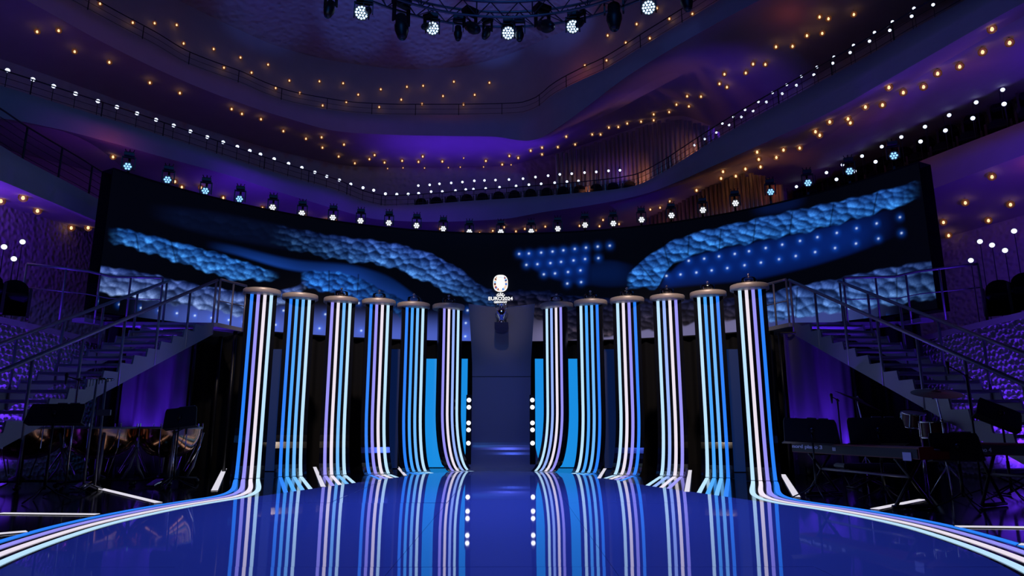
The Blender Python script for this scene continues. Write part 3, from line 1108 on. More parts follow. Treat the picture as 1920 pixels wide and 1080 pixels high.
# ------------------------------------------------------------------ trophy wall, trophy, emblem
M_WALLP = mat('gloss_grey_panel', (0.30, 0.29, 0.33), 0.16, ior=1.5)
PYB = 16.75
root = thing('trophy_backing_panel', 'tall grey flared panel with a scooped top in the middle', 'panel', (AX - 0.06, PYB, 0))
pxc = 939.0
wall_tr = [(4.03, 0.835), (3.6, 0.80), (3.0, 0.76), (2.4, 0.728), (1.8, 0.722), (1.2, 0.745), (0.8, 0.785), (0.5, 0.83), (0.25, 0.885), (0.0, 0.94)]
zs_ = np.linspace(4.03, 0.0, 46)
hwz = interp([(a, b) for a, b in reversed(wall_tr)], zs_)


def wall_fwd(z):
    f = 0.0
    if z < 0.9:
        q = 1 - z / 0.9
        f = 0.75 * (1 - math.sqrt(max(0.0, 1 - q * q)))
    if z > 3.0:
        f += 0.10 * ((z - 3.0)) ** 2
    return f


def wall_rows(z0, z1, nseg, back):
    rows = []
    for z in np.linspace(z0, z1, nseg):
        h_ = float(np.interp(z, zs_[::-1], hwz[::-1]))
        row = []
        for u in np.linspace(-1, 1, 25):
            zz = z - (0.075 * math.cos(u * PI / 2) ** 1.0 if z > 4.02 else 0.0)
            row.append((u * h_, -wall_fwd(z) + (0.14 if back else 0.0), zz))
        rows.append(row)
    return rows


def slab(name, z0, z1, nseg):
    fr, bk = wall_rows(z0, z1, nseg, False), wall_rows(z0, z1, nseg, True)
    mb = MB().grid(fr)
    mb.grid([list(reversed(r)) for r in bk])
    mb.grid([fr[0], bk[0]]); mb.grid([bk[-1], fr[-1]])
    mb.grid([[r[0] for r in bk], [r[0] for r in fr]]); mb.grid([[r[-1] for r in fr], [r[-1] for r in bk]])
    return mb.build(name, M_WALLP, root, True)


up_ = slab('upper_panel', 4.03, 2.222, 24)
lo_ = slab('lower_panel', 2.206, 0.0, 40)
for o in (up_, lo_):
    o.data.polygons.foreach_set('use_smooth', [False] * len(o.data.polygons))
MB().box((0, 0.07, 2.214), (1.2, 0.10, 0.03)).build('joint', M_BLACK, root)
# small bracket shelf the trophy stands on, with a halo ring behind
shelf_z = PY(938, 606, 16.5)[2]
M_NAVYBLOCK = mat('dark_blue_block', (0.03, 0.03, 0.10), 0.4)
poly = []
for k in range(13):
    a = PI + PI * k / 12
    poly.append((0.17 * math.cos(a), -0.42, shelf_z - 0.14 + 0.10 * math.sin(a)))
poly = [(-0.17, -0.42, shelf_z)] + poly + [(0.17, -0.42, shelf_z)]
MB().extrude(poly, (0, 0.40, 0)).build('trophy_bracket', M_NAVYBLOCK, root)
tw_loc = root.location
# trophy
tz = shelf_z
tr = thing('trophy', 'silver amphora trophy with two handles standing before the emblem', 'trophy', (tw_loc[0], PYB - 0.27, tz))
H = 0.50
prof = [(0.001, 0), (0.10, 0), (0.105, 0.02), (0.075, 0.04), (0.06, 0.06), (0.075, 0.085), (0.115, 0.16), (0.13, 0.24), (0.122, 0.30), (0.085, 0.35), (0.055, 0.38), (0.052, 0.42), (0.07, 0.46), (0.095, 0.485), (0.09, 0.495), (0.06, 0.47), (0.001, 0.44)]
MB().lathe(prof, n=28).build('cup', M_SILVER, tr, True)
for s in (-1, 1):
    pts = catmull([(s * 0.085, 0, 0.34), (s * 0.135, 0, 0.37), (s * 0.15, 0, 0.42), (s * 0.12, 0, 0.46), (s * 0.08, 0, 0.465)], 5)
    MB().tube(pts, 0.011, 6).build('handle', M_SILVER, tr, True)
M_RIB = mat('blue_ribbon', (0.08, 0.16, 0.8), 0.5)
for s in (-1, 1):
    pts = [(s * 0.104, -0.06, 0.30), (s * 0.085, -0.098, 0.24), (s * 0.05, -0.122, 0.18), (s * 0.02, -0.118, 0.12), (s * 0.045, -0.115, 0.06)]
    q = catmull(pts, 5)
    nr = [Vector((0, -1, 0))] * len(q)
    sd = [Vector((1, 0, 0.3))] * len(q)
    ribbon_mesh([Vector(p) for p in q], nr, sd, 0.035, 0.006).build('ribbon', M_RIB, tr)
MB().lathe([(0.001, 0), (0.115, 0), (0.12, 0.01), (0.12, 0.012), (0.001, 0.012)], n=24).build('base_plate', M_CHROME, tr)

# lit emblem on the screen
EY = SCY + SR * math.sin(math.acos((-0.36 - SCX) / SR)) - 0.06
ec = PY(938.5, 531, EY)
em = thing('tournament_emblem', 'white lit oval tournament emblem with lettering above the trophy', 'emblem', (ec[0], EY, ec[2]))
PXM = EY * 1.055 / F      # metres per picture pixel there
M_WHITE = emat('lit_white', (1, 1, 1), 1.15)
EC = {k: emat('emblem_' + k, lin(*v), 1.0) for k, v in dict(red=(178, 72, 52), brown=(96, 38, 24), navy=(24, 40, 110), blue=(70, 120, 210), peach=(250, 214, 186), lightblue=(150, 200, 245)).items()}


def superell(rx, rz, n=40, p=2.6, z0=0.0):
    out = []
    for k in range(n):
        a = 2 * PI * k / n
        c, s_ = math.cos(a), math.sin(a)
        out.append((rx * abs(c) ** (2 / p) * (1 if c >= 0 else -1), 0, z0 + rz * abs(s_) ** (2 / p) * (1 if s_ >= 0 else -1)))
    return out


RX, RZ = 13.3 * PXM, 15.6 * PXM
MB().extrude(superell(RX, RZ), (0, 0.03, 0)).build('oval', M_WHITE, em)
wedges = ['peach', 'navy', 'lightblue', 'red', 'blue', 'peach', 'red', 'peach', 'navy', 'peach', 'peach', 'brown', 'peach', 'lightblue', 'brown', 'peach', 'red', 'blue', 'peach', 'red', 'peach', 'peach', 'blue', 'lightblue', 'peach', 'peach', 'peach', 'blue', 'peach']
nw = 28
for k in range(nw):
    a0, a1 = 2 * PI * k / nw, 2 * PI * (k + 1) / nw
    deg = math.degrees((a0 + a1) / 2)
    f = lambda a, r: (RX * r * abs(math.cos(a)) ** 0.8 * (1 if math.cos(a) >= 0 else -1), -0.012, RZ * r * abs(math.sin(a)) ** 0.8 * (1 if math.sin(a) >= 0 else -1))
    rin = 0.62
    poly = [f(a0, rin), f(a0, 0.90), f((a0 + a1) / 2, 0.90), f(a1, 0.90), f(a1, rin)]
    MB().extrude(poly, (0, 0.012, 0)).build('wedge', EC[wedges[k % len(wedges)]], em)
# white cup outline in the middle
cup = [(-0.18, -0.80), (0.18, -0.80), (0.26, -0.62), (0.50, -0.25), (0.58, 0.15), (0.52, 0.50), (0.40, 0.66), (0.62, 0.74), (0.55, 0.86), (-0.55, 0.86), (-0.62, 0.74), (-0.40, 0.66), (-0.52, 0.50), (-0.58, 0.15), (-0.50, -0.25), (-0.26, -0.62)]
MB().extrude([(a * RX, -0.026, b * RZ) for a, b in cup], (0, 0.026, 0)).build('cup_mark', M_WHITE, em)
for s in (-1, 1):
    MB().tube(catmull([(s * 0.45 * RX, -0.03, 0.82 * RZ), (s * 0.60 * RX, -0.03, 0.70 * RZ), (s * 0.50 * RX, -0.03, 0.56 * RZ)], 4), 0.006, 5).build('handle_mark', EC['brown'], em)
MB().tube(catmull([(-0.30 * RX, -0.03, 0.62 * RZ), (0, -0.03, 0.70 * RZ), (0.30 * RX, -0.03, 0.62 * RZ)], 4), 0.008, 5).build('rim_mark', EC['lightblue'], em)
# fan badge
M_DARKLET = emat('dark_letter', lin(12, 12, 40), 1.0)
fan = []
for k in range(9):
    a = math.radians(145 - 110 * k / 8)
    fan.append((9.2 * PXM * math.cos(a) * 1.05, 0, -28.3 * PXM + 11.0 * PXM * math.sin(a) - 0 * PXM))
for k in range(9):
    a = math.radians(35 + 110 * k / 8)
    fan.append((6.0 * PXM * math.cos(a), 0, -28.0 * PXM + 5.0 * PXM * math.sin(a)))
MB().extrude(fan, (0, 0.02, 0)).build('badge', M_WHITE, em)


def text(name, body, size, m, parent, loc, wd=None, rot=(PI / 2, 0, 0), bold=0.0, ext_=0.003, align='CENTER'):
    c = bpy.data.curves.new(name, 'FONT')
    c.body = body
    c.size = size
    c.align_x = align
    c.align_y = 'CENTER'
    c.extrude = ext_
    c.offset = bold
    c.materials.append(m)
    tmp = bpy.data.objects.new(name, c)
    COL.objects.link(tmp)
    dg = bpy.context.evaluated_depsgraph_get()
    me = bpy.data.meshes.new_from_object(tmp.evaluated_get(dg))
    bpy.data.objects.remove(tmp)
    me.name = name
    if not me.materials:
        me.materials.append(m)
    o = bpy.data.objects.new(name, me)
    COL.objects.link(o)
    o.parent = parent
    o.location = tuple(float(q) for q in loc)
    o.rotation_euler = rot
    if wd:
        xs_ = [v.co.x for v in me.vertices]
        if xs_ and max(xs_) > min(xs_):
            k_ = wd / (max(xs_) - min(xs_))
            for v in me.vertices:
                v.co.x *= k_
    return o


for k, chx in enumerate('UEFA'):
    a = math.radians(128 - 25.3 * k)
    text('badge_letter', chx, 5.0 * PXM, M_DARKLET, em, (8.3 * PXM * math.cos(a), -0.008, -28.0 * PXM + 8.3 * PXM * math.sin(a)), rot=(PI / 2, a * -1 + PI / 2, 0), bold=0.004)
text('lettering', 'EURO2024', 8.6 * PXM, M_WHITE, em, (0, -0.01, -28.8 * PXM), 44 * PXM, bold=0.0035)
text('lettering', 'GERMANY', 5.2 * PXM, M_WHITE, em, (0, -0.01, -35.2 * PXM), 24 * PXM, bold=0.003)

# lamp strips on both sides of the trophy wall
M_BULB = emat('white_bulb', (0.8, 0.84, 1.0), 3.0)
for s, px_, nm in ((-1, 878.5, 'left'), (1, 998.5, 'right')):
    Yb = 16.35
    b0 = PY(px_, 800, Yb)
    root = thing('lamp_strip', 'upright black strip of small white bulbs at the %s edge of the trophy wall' % nm, 'lamp', (b0[0], Yb, 0))
    zt = PY(px_, 740, Yb)[2]
    MB().box((0, 0.06, zt / 2 - 0.01), (0.13, 0.06, zt + 0.02), bev=0.01).build('rail', M_BLACK, root)
    for yy in (750, 763.5, 793, 806, 831):
        z = PY(px_, yy, Yb)[2]
        MB().lathe([(0.001, 0.03), (0.03, 0.028), (0.05, 0.015), (0.052, 0.0)], M=Matrix.Rotation(PI / 2, 3, 'X'), c=(0, 0.03, z), n=12).build('bulb', M_BULB, root, True)


# ------------------------------------------------------------------ loose light strips on the floor
M_TAPE = emat('white_floor_strip', lin(226, 222, 236), 0.95)
TAPES = [((190, 917), (297, 943), 0.10, 'white light strip on the black floor in front of the kettledrums'),
         ((0, 963), (182, 965), 0.10, 'long white light strip on the floor in the lower left'),
         ((-30, 1004), (50, 997), 0.10, 'white light strip on the floor cut by the left picture edge'),
         ((402, 920), (421, 879), 0.10, 'slanting white light strip outside the outermost left column'),
         ((590, 876), (606, 913), 0.08, 'white light strip between the second and third left columns'),
         ((744, 874), (760, 892), 0.07, 'white light strip between the two middle left columns'),
         ((1135, 878), (1123, 897), 0.07, 'white light strip between the two middle right columns'),
         ((1294, 882), (1288, 922), 0.08, 'white light strip between the second and third right columns'),
         ((1468, 890), (1494, 932), 0.10, 'slanting white light strip outside the outermost right column'),
         ((1640, 955), (1730, 937), 0.10, 'white light strip on the floor in front of the keyboards'),
         ((1795, 988), (1960, 990), 0.10, 'long white light strip on the floor in the lower right'),
         ((1912, 1021), (1960, 1026), 0.10, 'white light strip on the floor cut by the right picture edge')]
for (p, q, wd, lb) in TAPES:
    a, b = Vector(PZ(*p, -0.003)), Vector(PZ(*q, -0.003))
    c = (a + b) / 2
    root = thing('floor_light_strip', lb, 'light strip', c, 'white light strips on the black floor')
    d = (b - a); L = d.length
    rz = math.atan2(d.y, d.x)
    R_ = Matrix.Rotation(rz, 3, 'Z')
    MB().box((0, 0, 0.0), (L + 0.03, wd + 0.03, 0.006), R_, 0.002).build('channel', M_BLACKMETAL, root)
    MB().box((0, 0, 0.005), (L, wd, 0.006), R_, 0.002).build('diffuser', M_TAPE, root)

# ------------------------------------------------------------------ stairs
M_STAIR = mat('grey_painted_steel', (0.30, 0.30, 0.38), 0.5, 0.2, var=0.1)
M_RAIL = mat('dull_rail_steel', (0.30, 0.28, 0.36), 0.4, 0.5)
LZ = 3.30           # landing height


def stairs(s):
    nm = 'left' if s < 0 else 'right'
    X = lambda x: AX + s * x
    # foot of stairs towards the viewer
    top = Vector((X(6.55), 15.0, LZ)); foot = Vector((X(7.25), 7.9, 0.0))
    root = thing('stairs', 'open steel stairs with handrails rising to the %s end of the screen' % nm, 'stairs', (foot.x, foot.y, 0))
    o0 = Vector((foot.x, foot.y, 0))
    run = Vector((top.x - foot.x, top.y - foot.y, 0))
    dirv = run.normalized()
    out = Vector((s * dirv.y, -s * dirv.x, 0))          # away from the axis
    if out.x * s < 0:
        out = -out
    W = 1.15
    n = 19
    rz = math.atan2(dirv.y, dirv.x)
    R_ = Matrix.Rotation(rz, 3, 'Z')
    step = run.length / n
    rise = LZ / n
    tread = MB().box((0, 0, 0), (step * 0.95, W, 0.045), bev=0.006).mesh('tread', M_STAIR)
    frame = MB()
    e = 0.03
    for i in range(1, n):
        c = foot + dirv * (step * (i - 0.5)) + out * (W / 2) + Vector((0, 0, rise * i)) - o0
        inst('tread', tread, root, c, (0, 0, rz))
    # stringers: saw-tooth plates
    for k, off in enumerate((-0.03, W + 0.03)):
        poly = []
        a = foot + out * off - o0
        b = top + out * off - o0
        up = Vector((0, 0, 1))
        poly = [a + up * 0.02, a + dirv * 0.36 + up * 0.02, b + up * -0.27, b + up * -0.02, b + dirv * -0.1 + up * -0.02]
        for i in range(n - 1, 0, -1):
            p = foot + dirv * (step * i) + out * off - o0
            poly.append(p + up * (rise * i + 0.04))
            poly.append(p - dirv * (step * 0.9) + up * (rise * i + 0.04))
            poly.append(p - dirv * (step * 0.97) + up * (rise * i - 0.12))
        MB().extrude([tuple(p) for p in poly], tuple(out * 0.035)).build('stringer', M_STAIR, root)
    # handrails
    for off in (-0.02, W + 0.02):
        hr = 0.98
        a = foot + out * off + Vector((0, 0, hr)) - o0
        b = top + out * off + Vector((0, 0, hr)) - o0
        MB().tube([tuple(a), tuple(b)], 0.036, 8).build('handrail', M_RAIL, root, True)
        for q in np.linspace(0.04, 0.995, 8):
            p = foot + (top - foot) * q + out * off - o0
            MB().tube([tuple(p + Vector((0, 0, hr))), tuple(p - Vector((0, 0, 0.22)))], 0.024, 6).build('rail_post', M_RAIL, root, True)
    # landing
    land = thing('stair_landing', 'steel landing with guard rails at the top of the %s stairs' % nm, 'platform', (X(6.9), 15.6, 0))
    lo = Vector((X(6.9), 15.6, 0))
    deck = [Vector((X(6.2), 15.9, LZ)), Vector((X(6.45), 15.03, LZ)), Vector((X(8.9), 14.85, LZ)), Vector((X(9.0), 14.3, LZ)), Vector((X(9.3), 14.35, LZ)), Vector((X(7.15), 16.95, LZ))]
    MB().extrude([tuple(p - lo) for p in deck], (0, 0, -0.09)).build('deck', M_STAIR, land)
    for pth in ([(6.2, 15.85), (6.5, 15.1)], [(7.75, 14.95), (8.85, 14.82), (9.05, 14.3), (9.9, 13.6)]):
        pts = [Vector((X(a), b, LZ + 1.02)) - lo for a, b in pth]
        MB().tube([tuple(p) for p in pts], 0.030, 6).build('guard_rail', M_RAIL, land, True)
        MB().tube([tuple(p - Vector((0, 0, 0.5))) for p in pts], 0.012, 6).build('middle_rail', M_RAIL, land, True)
        full = dense(pts, 3 if len(pts) == 2 else 5)
        for p in full:
            MB().tube([tuple(p), tuple(p - Vector((0, 0, 1.11)))], 0.022, 6).build('guard_post', M_RAIL, land, True)
    for a, b in ((6.35, 15.8), (7.1, 16.75), (8.8, 14.85)):
        p = Vector((X(a), b, 0)) - lo
        MB().tube([tuple(p + Vector((0, 0, -0.03))), tuple(p + Vector((0, 0, LZ - 0.09)))], 0.05, 8).build('leg', M_BLACKMETAL, land, True)


stairs(-1)
stairs(1)

# ------------------------------------------------------------------ side drapes with violet uplights
def drape(px0, px1, Y, nm, ztop):
    a, b = PY(px0, 800, Y), PY(px1, 800, Y)
    root = thing('side_drape', 'grey pleated drape with violet uplights below the %s stairs' % nm, 'curtain', ((a[0] + b[0]) / 2, Y, 0))
    wd = b[0] - a[0]
    rows = []
    for z in np.linspace(-0.02, ztop, 5):
        rows.append([(u, 0.10 * math.sin(u * 9.0) + 0.03 * math.sin(u * 23 + 1), z) for u in np.linspace(-wd / 2, wd / 2, 90)])
    MB().grid(rows).build('cloth', M_VELVET, root, True)
    MB().tube([(-wd / 2 - 0.1, 0, ztop), (wd / 2 + 0.1, 0, ztop)], 0.03, 6).build('pole', M_BLACKMETAL, root, True)
    for e_ in (-1, 1):
        MB().tube([(e_ * (wd / 2 + 0.08), 0, -0.03), (e_ * (wd / 2 + 0.08), 0, ztop)], 0.03, 6).build('upright', M_BLACKMETAL, root, True)
    return root


M_LENSV = emat('violet_lens', (0.25, 0.05, 1.0), 3.0)


def uplight(px, Y, nm, k, p=420):
    a = PY(px, 800, Y)
    root = thing('floor_uplight', 'small violet floor uplight, %s from the middle before the %s drape' % (k, nm), 'lamp', (a[0], Y, -0.005), 'violet floor uplights')
    MB().lathe([(0.001, 0), (0.10, 0), (0.11, 0.02), (0.11, 0.16), (0.095, 0.18), (0.085, 0.165), (0.001, 0.16)], n=16).build('housing', M_BLACKMETAL, root, True)
    MB().lathe([(0.001, 0.170), (0.08, 0.168)], n=16).build('lens', M_LENSV, root)
    for s_ in (-1, 1):
        MB().box((s_ * 0.12, 0, 0.10), (0.02, 0.05, 0.2), bev=0.004).build('bracket', M_BLACKMETAL, root)
    lamp('uplight_beam', 'SPOT', (a[0], Y + 0.02, 0.18), (a[0], Y + 0.34, 2.2), PURP, p, 0.04, 42, 0.9)


drape(222, 345, 15.15, 'left', 3.05)
drape(1482, 1604, 14.9, 'right', 3.05)
for k, px in enumerate((318, 272, 236)):
    uplight(px, 14.85, 'left', ('first', 'second', 'third')[k])
for k, px in enumerate((1514, 1558, 1589)):
    uplight(px, 14.6, 'right', ('first', 'second', 'third')[k], 330)

# ------------------------------------------------------------------ balcony railings
M_THIN = mat('dark_rail_wire', (0.03, 0.03, 0.04), 0.5, 0.4)


def railing(pl, label, h, spacing, x0, x1, wires=2, rpost=0.018):
    pts = [Vector(p) for p in pl]
    px = [proj(np.array(p))[0] for p in pl]
    pts = [p for p, x in zip(pts, px) if x0 <= x <= x1]
    base = pts[0].copy()
    root = thing('balcony_railing', label, 'railing', base)
    loc = [p * 1.006 for p in pts]
    loc = [Vector((p.x, p.y, q.z)) - base for p, q in zip(loc, pts)]
    for k in range(wires + 1):
        z = h * (1 - k / (wires + 0.6))
        MB().tube([tuple(p + Vector((0, 0, z))) for p in loc], 0.020 if k == 0 else 0.008, 5).build('top_rail' if k == 0 else 'rail_wire', M_THIN, root, True)
    L = sum((b - a).length for a, b in zip(loc[:-1], loc[1:]))
    for p in dense(loc, max(2, int(L / spacing) + 1)):
        MB().tube([tuple(p - Vector((0, 0, 0.05))), tuple(p + Vector((0, 0, h)))], rpost, 5).build('rail_post', M_THIN, root, True)


railing(planA, 'thin dark railing on the middle balcony parapet', 0.50, 1.7, -100, 2000)
railing(planB, 'thin dark railing on the upper balcony parapet', 0.62, 1.9, -100, 1600)
railing(planD['left'], 'dark railing on the box parapet above the left seats', 0.75, 0.95, -120, 225, 4, 0.022)


# ------------------------------------------------------------------ organ pipes
M_PIPE = mat('tin_pipe', (0.50, 0.40, 0.34), 0.38, 0.7, var=0.2)


def organ(top, bot, xs_, plan, k, label, r):
    pl = [(p[0] * k, p[1] * k) for p in plan]
    first = PPL(xs_[0], interp(bot, [xs_[0]])[0], pl)
    root = thing('organ', label, 'organ', first)
    rg = random.Random(4)
    for x in xs_:
        t = PPL(x, float(interp(top, [x])[0]), pl)
        b = PPL(x, float(interp(bot, [x])[0]), pl)
        j = rg.uniform(0, 0.25)
        rr = r * rg.uniform(0.8, 1.15)
        p = Vector((b[0], b[1], 0)) * (1 + j * 0.02) - Vector((first[0], first[1], first[2]))
        z0, z1 = b[2], t[2] - rg.uniform(0.0, 0.12)
        MB().lathe([(rr * 0.35, z0), (rr, z0 + min(0.5, (z1 - z0) * 0.25)), (rr, z1), (rr * 0.85, z1), (rr * 0.85, z1 - 0.1)], c=tuple(p), n=10).build('organ_pipe', M_PIPE, root, True)


# warm lamps standing at the foot of the pipes
for px_, k_, zz_, p_ in ((1100, 1.015, ZA + 0.1, 58), (1200, 1.015, ZA + 0.1, 72), (1290, 1.015, ZA + 0.1, 58), (1250, 1.05, 7.0, 22), (1350, 1.05, 7.2, 22), (1430, 1.05, 7.4, 18)):
    q_ = PPL(px_, float(interp(A_rim, [px_])[0]), [(p[0] * k_, p[1] * k_) for p in planA])
    lamp('organ_light', 'SPOT', (q_[0], q_[1], zz_), (q_[0] * 1.045, q_[1] * 1.045, zz_ + 1.0), (1.0, 0.36, 0.16), p_, 0.1, 80, 1.0)
organ([(1035, 290), (1160, 252), (1273, 218), (1352, 242)], [(1035, 372), (1187, 362), (1280, 315), (1352, 270)], np.linspace(1046, 1347, 38), planA, 1.06,
      'tall metal organ pipes on the middle balcony behind the railing', 0.085)
organ([(1210, 404), (1300, 361), (1423, 320), (1475, 346)], [(1210, 450), (1475, 420)], np.linspace(1216, 1470, 34), planA, 1.12, 'lower bank of organ pipes just above the screen', 0.075)


# ------------------------------------------------------------------ seats in the boxes (dark upholstery)
M_SEAT = mat('dark_upholstery', (0.012, 0.012, 0.018), 0.85, spec=0.15)
M_WOOD = mat('dark_oak', (0.03, 0.02, 0.015), 0.5)
seat_back = MB()
bp_ = []
for k in range(9):
    a = PI * k / 8
    bp_.append((0.235 * math.cos(a), 0, 0.62 + 0.20 * math.sin(a)))
seat_back.extrude([(0.25, 0, 0.10)] + bp_ + [(-0.25, 0, 0.10)], (0, 0.11, 0.0))
ME_SB = seat_back.mesh('backrest', M_SEAT)
ME_SC = MB().box((0, -0.24, 0.42), (0.46, 0.46, 0.13), bev=0.05).mesh('cushion', M_SEAT)
ME_SA = MB().box((0, -0.18, 0.30), (0.05, 0.40, 0.62), bev=0.015).mesh('armrest', M_WOOD)


def seat_row(pts, place, group):
    n = len(pts)
    for i, p in enumerate(pts):
        rz = math.atan2(p[0], -(-p[1])) * -1.0
        root = thing('auditorium_seat', 'dark upholstered seat %s, %s from the left' % (place, ordn(i + 1)), 'seat', p, group, rz)
        inst('backrest', ME_SB, root); inst('cushion', ME_SC, root)
        for s in (-1, 1):
            inst('armrest', ME_SA, root, (s * 0.265, 0, 0))


def seats_at(tr, x0, x1, plan, k, zoff=0.82, gap=0.66):
    pl = [(p[0] * k, p[1] * k) for p in plan]
    q = [Vector(PPL(x, float(interp(tr, [x])[0]), pl)) for x in np.linspace(x0, x1, 60)]
    L = sum((Vector((b.x - a.x, b.y - a.y, 0))).length for a, b in zip(q[:-1], q[1:]))
    return [(p.x, p.y, p.z - zoff) for p in dense(q, max(2, int(L / gap) + 1))]


seat_row(seats_at([(1490, 352), (1560, 335), (1640, 300), (1740, 252), (1840, 203), (1960, 150)], 1500, 1930, planD['right'], 1.11), 'in the back row of the right side box', 'seats in the right side box')
seat_row(seats_at([(1600, 345), (1700, 300), (1780, 268), (1960, 195)], 1640, 1930, planD['right'], 1.065, 0.7), 'in the front row of the right side box', 'seats in the right side box')
LSEAT = [(-10.15 + 0.02 * i, 9.2 + 0.68 * i, 3.09) for i in range(7)]
seat_row([(AX + a[0] + 0.2, a[1], a[2]) for a in LSEAT], 'behind the left honeycomb wall', 'stall seats on the left')
seat_row([(AX - a[0], a[1], a[2]) for a in LSEAT], 'behind the right honeycomb wall', 'stall seats on the right')
# seats on the middle balcony, just over its parapet
seat_row(seats_at([(790, 372), (880, 364), (980, 356), (1180, 340)], 790, 1180, planA, 1.045, 0.80), 'on the middle balcony opposite', 'seats on the middle balcony')

# ------------------------------------------------------------------ globe lamps
dv, df = [], []
for o in HALL:
    b0 = len(dv)
    dv += [v.co.copy() for v in o.data.vertices]
    df += [[b0 + i for i in p.vertices] for p in o.data.polygons]
BVH = BVHTree.FromPolygons(dv, df)


def hall_hit(x, y):
    d = Vector(ray(x, y)).normalized()
    h = BVH.ray_cast(Vector((0, 0, CAMZ)), d, 80)
    return h, d


def z3(lst, ox, oy):
    return [(ox + a / 3.0, oy + b / 3.0) for a, b in lst]


G_UP = z3([(563, 20), (747, 127), (870, 130), (994, 140), (1033, 244), (1202, 275), (1353, 323), (1508, 363), (1260, 380), (1415, 408), (1551, 495), (1628, 453), (1797, 457), (1686, 523), (1815, 593)], 0, 0)
G_UP += z3([(10, 468), (95, 532), (28, 573), (222, 502), (213, 602), (337, 560), (369, 488), (460, 482), (454, 585), (572, 540), (633, 459), (687, 587), (750, 533), (833, 465), (1370, 368), (1492, 340), (1498, 199),
            (1600, 240), (1661, 135), (1735, 215), (1775, 45), (1845, 105)], 640, 0) + z3([(55, 78)], 1280, 0)
G_B = z3([(209, 178), (330, 172), (420, 290), (615, 350), (843, 465), (1012, 523), (1303, 613), (1361, 640), (1468, 670), (1594, 737), (1721, 780), (1809, 772), (1814, 830), (1905, 880)], 0, 0)
G_B += z3([(15, 813), (76, 918), (158, 895), (187, 872), (243, 914), (342, 904), (434, 910), (458, 880), (568, 908), (813, 905), (905, 925), (945, 877), (995, 888), (1065, 847), (1129, 830), (1129, 868), (1218, 827), (1265, 768),
           (1315, 812), (1411, 756), (1458, 756), (1505, 717), (1558, 714), (1608, 694), (1686, 684), (1757, 676), (1757, 643), (1844, 630), (1885, 588)], 640, 0)
G_BS = z3([(260, 948), (347, 944), (468, 945), (602, 943), (669, 940), (800, 939), (955, 927), (688, 889)], 640, 0)
G_BR = z3([(770, 95), (820, 105), (963, 81), (699, 200), (785, 187), (525, 263), (618, 260), (396, 360), (465, 362), (355, 410), (235, 417), (207, 471), (249, 490), (25, 541), (103, 543), (35, 598)], 1280, 0)
G_A = z3([(1740, 163), (1839, 240), (1687, 292), (1558, 374), (1434, 413), (1355, 488), (1160, 491), (1241, 520), (1124, 590), (1028, 601), (930, 668), (943, 690), (827, 685), (747, 740), (771, 760), (658, 832), (567, 843), (527, 885),
          (419, 855), (428, 896), (438, 938), (353, 950), (299, 990), (227, 965), (216, 1003), (78, 1070)], 1280, 0)
G_AL = z3([(636, 882), (984, 1021), (1023, 1052), (1130, 1055)], 0, 0) + z3([(1256, 32), (1476, 90), (1712, 132), (1835, 160), (1885, 165)], 0, 360)
G_AC = z3([(553, 207), (684, 230), (765, 238), (778, 230), (842, 235), (852, 218), (917, 198), (982, 221), (1032, 207), (1093, 215), (1147, 194), (1340, 190), (1472, 157), (1452, 192), (1562, 180), (1738, 98), (1793, 88), (1848, 52)], 640, 360)
G_DL = z3([(5, 50), (130, 32), (211, 105), (401, 201), (496, 200)], 0, 360)
G_DR = z3([(1590, 60), (1844, 70), (1467, 170), (1720, 160), (1496, 244)], 1280, 360) + z3([(1740, 994)], 1280, 0)


def amber_shell():
    m = bpy.data.materials.new('amber_glass')
    m.use_nodes = True
    nt = m.node_tree
    nt.nodes.clear()
    o = nt.nodes.new('ShaderNodeOutputMaterial')
    t = nt.nodes.new('ShaderNodeBsdfTransparent')
    t.inputs[0].default_value = (1.0, 0.86, 0.72, 1)
    e = nt.nodes.new('ShaderNodeEmission')
    e.inputs[0].default_value = (1.0, 0.30, 0.09, 1)
    e.inputs[1].default_value = 0.3
    fr = nt.nodes.new('ShaderNodeFresnel')
    fr.inputs[0].default_value = 1.35
    g = nt.nodes.new('ShaderNodeBsdfGlossy')
    g.inputs['Roughness'].default_value = 0.05
    m1 = nt.nodes.new('ShaderNodeMixShader')
    m1.inputs[0].default_value = 0.22
    m2 = nt.nodes.new('ShaderNodeMixShader')
    nt.links.new(t.outputs[0], m1.inputs[1]); nt.links.new(e.outputs[0], m1.inputs[2])
    nt.links.new(fr.outputs[0], m2.inputs[0]); nt.links.new(m1.outputs[0], m2.inputs[1]); nt.links.new(g.outputs[0], m2.inputs[2])
    nt.links.new(m2.outputs[0], o.inputs[0])
    return m


M_AMBER = amber_shell()
M_FIL = emat('warm_filament', (1.0, 0.66, 0.40), 2.2)
ME_GLOBE = MB().ball((0, 0, 0), 0.098, 14, 9).mesh('glass_globe', M_AMBER, True)
ME_BULB = MB().lathe([(0.001, -0.055), (0.026, -0.04), (0.036, -0.01), (0.026, 0.02), (0.016, 0.045)], n=8).mesh('bulb', M_FIL, True)
ME_STEM = MB().lathe([(0.018, 0.03), (0.030, 0.07), (0.030, 0.10), (0.012, 0.11), (0.012, 0.20)], n=8).mesh('stem', M_CHROME, True)


def globes(pts, place, group, scale=1.0):
    pts = sorted(pts)
    for i, (x, y) in enumerate(pts):
        h, d = hall_hit(x, y)
        if h[0] is None:
            p = Vector((0, 0, CAMZ)) + d * 24
        else:
            p = h[0] - d * 0.30
        root = thing('globe_lamp', 'globe lamp %s, %s from the left' % (place, ordn(i + 1)), 'lamp', p, group)
        root.scale = (scale, scale, scale)
        inst('glass_globe', ME_GLOBE, root); inst('bulb', ME_BULB, root); inst('stem', ME_STEM, root)


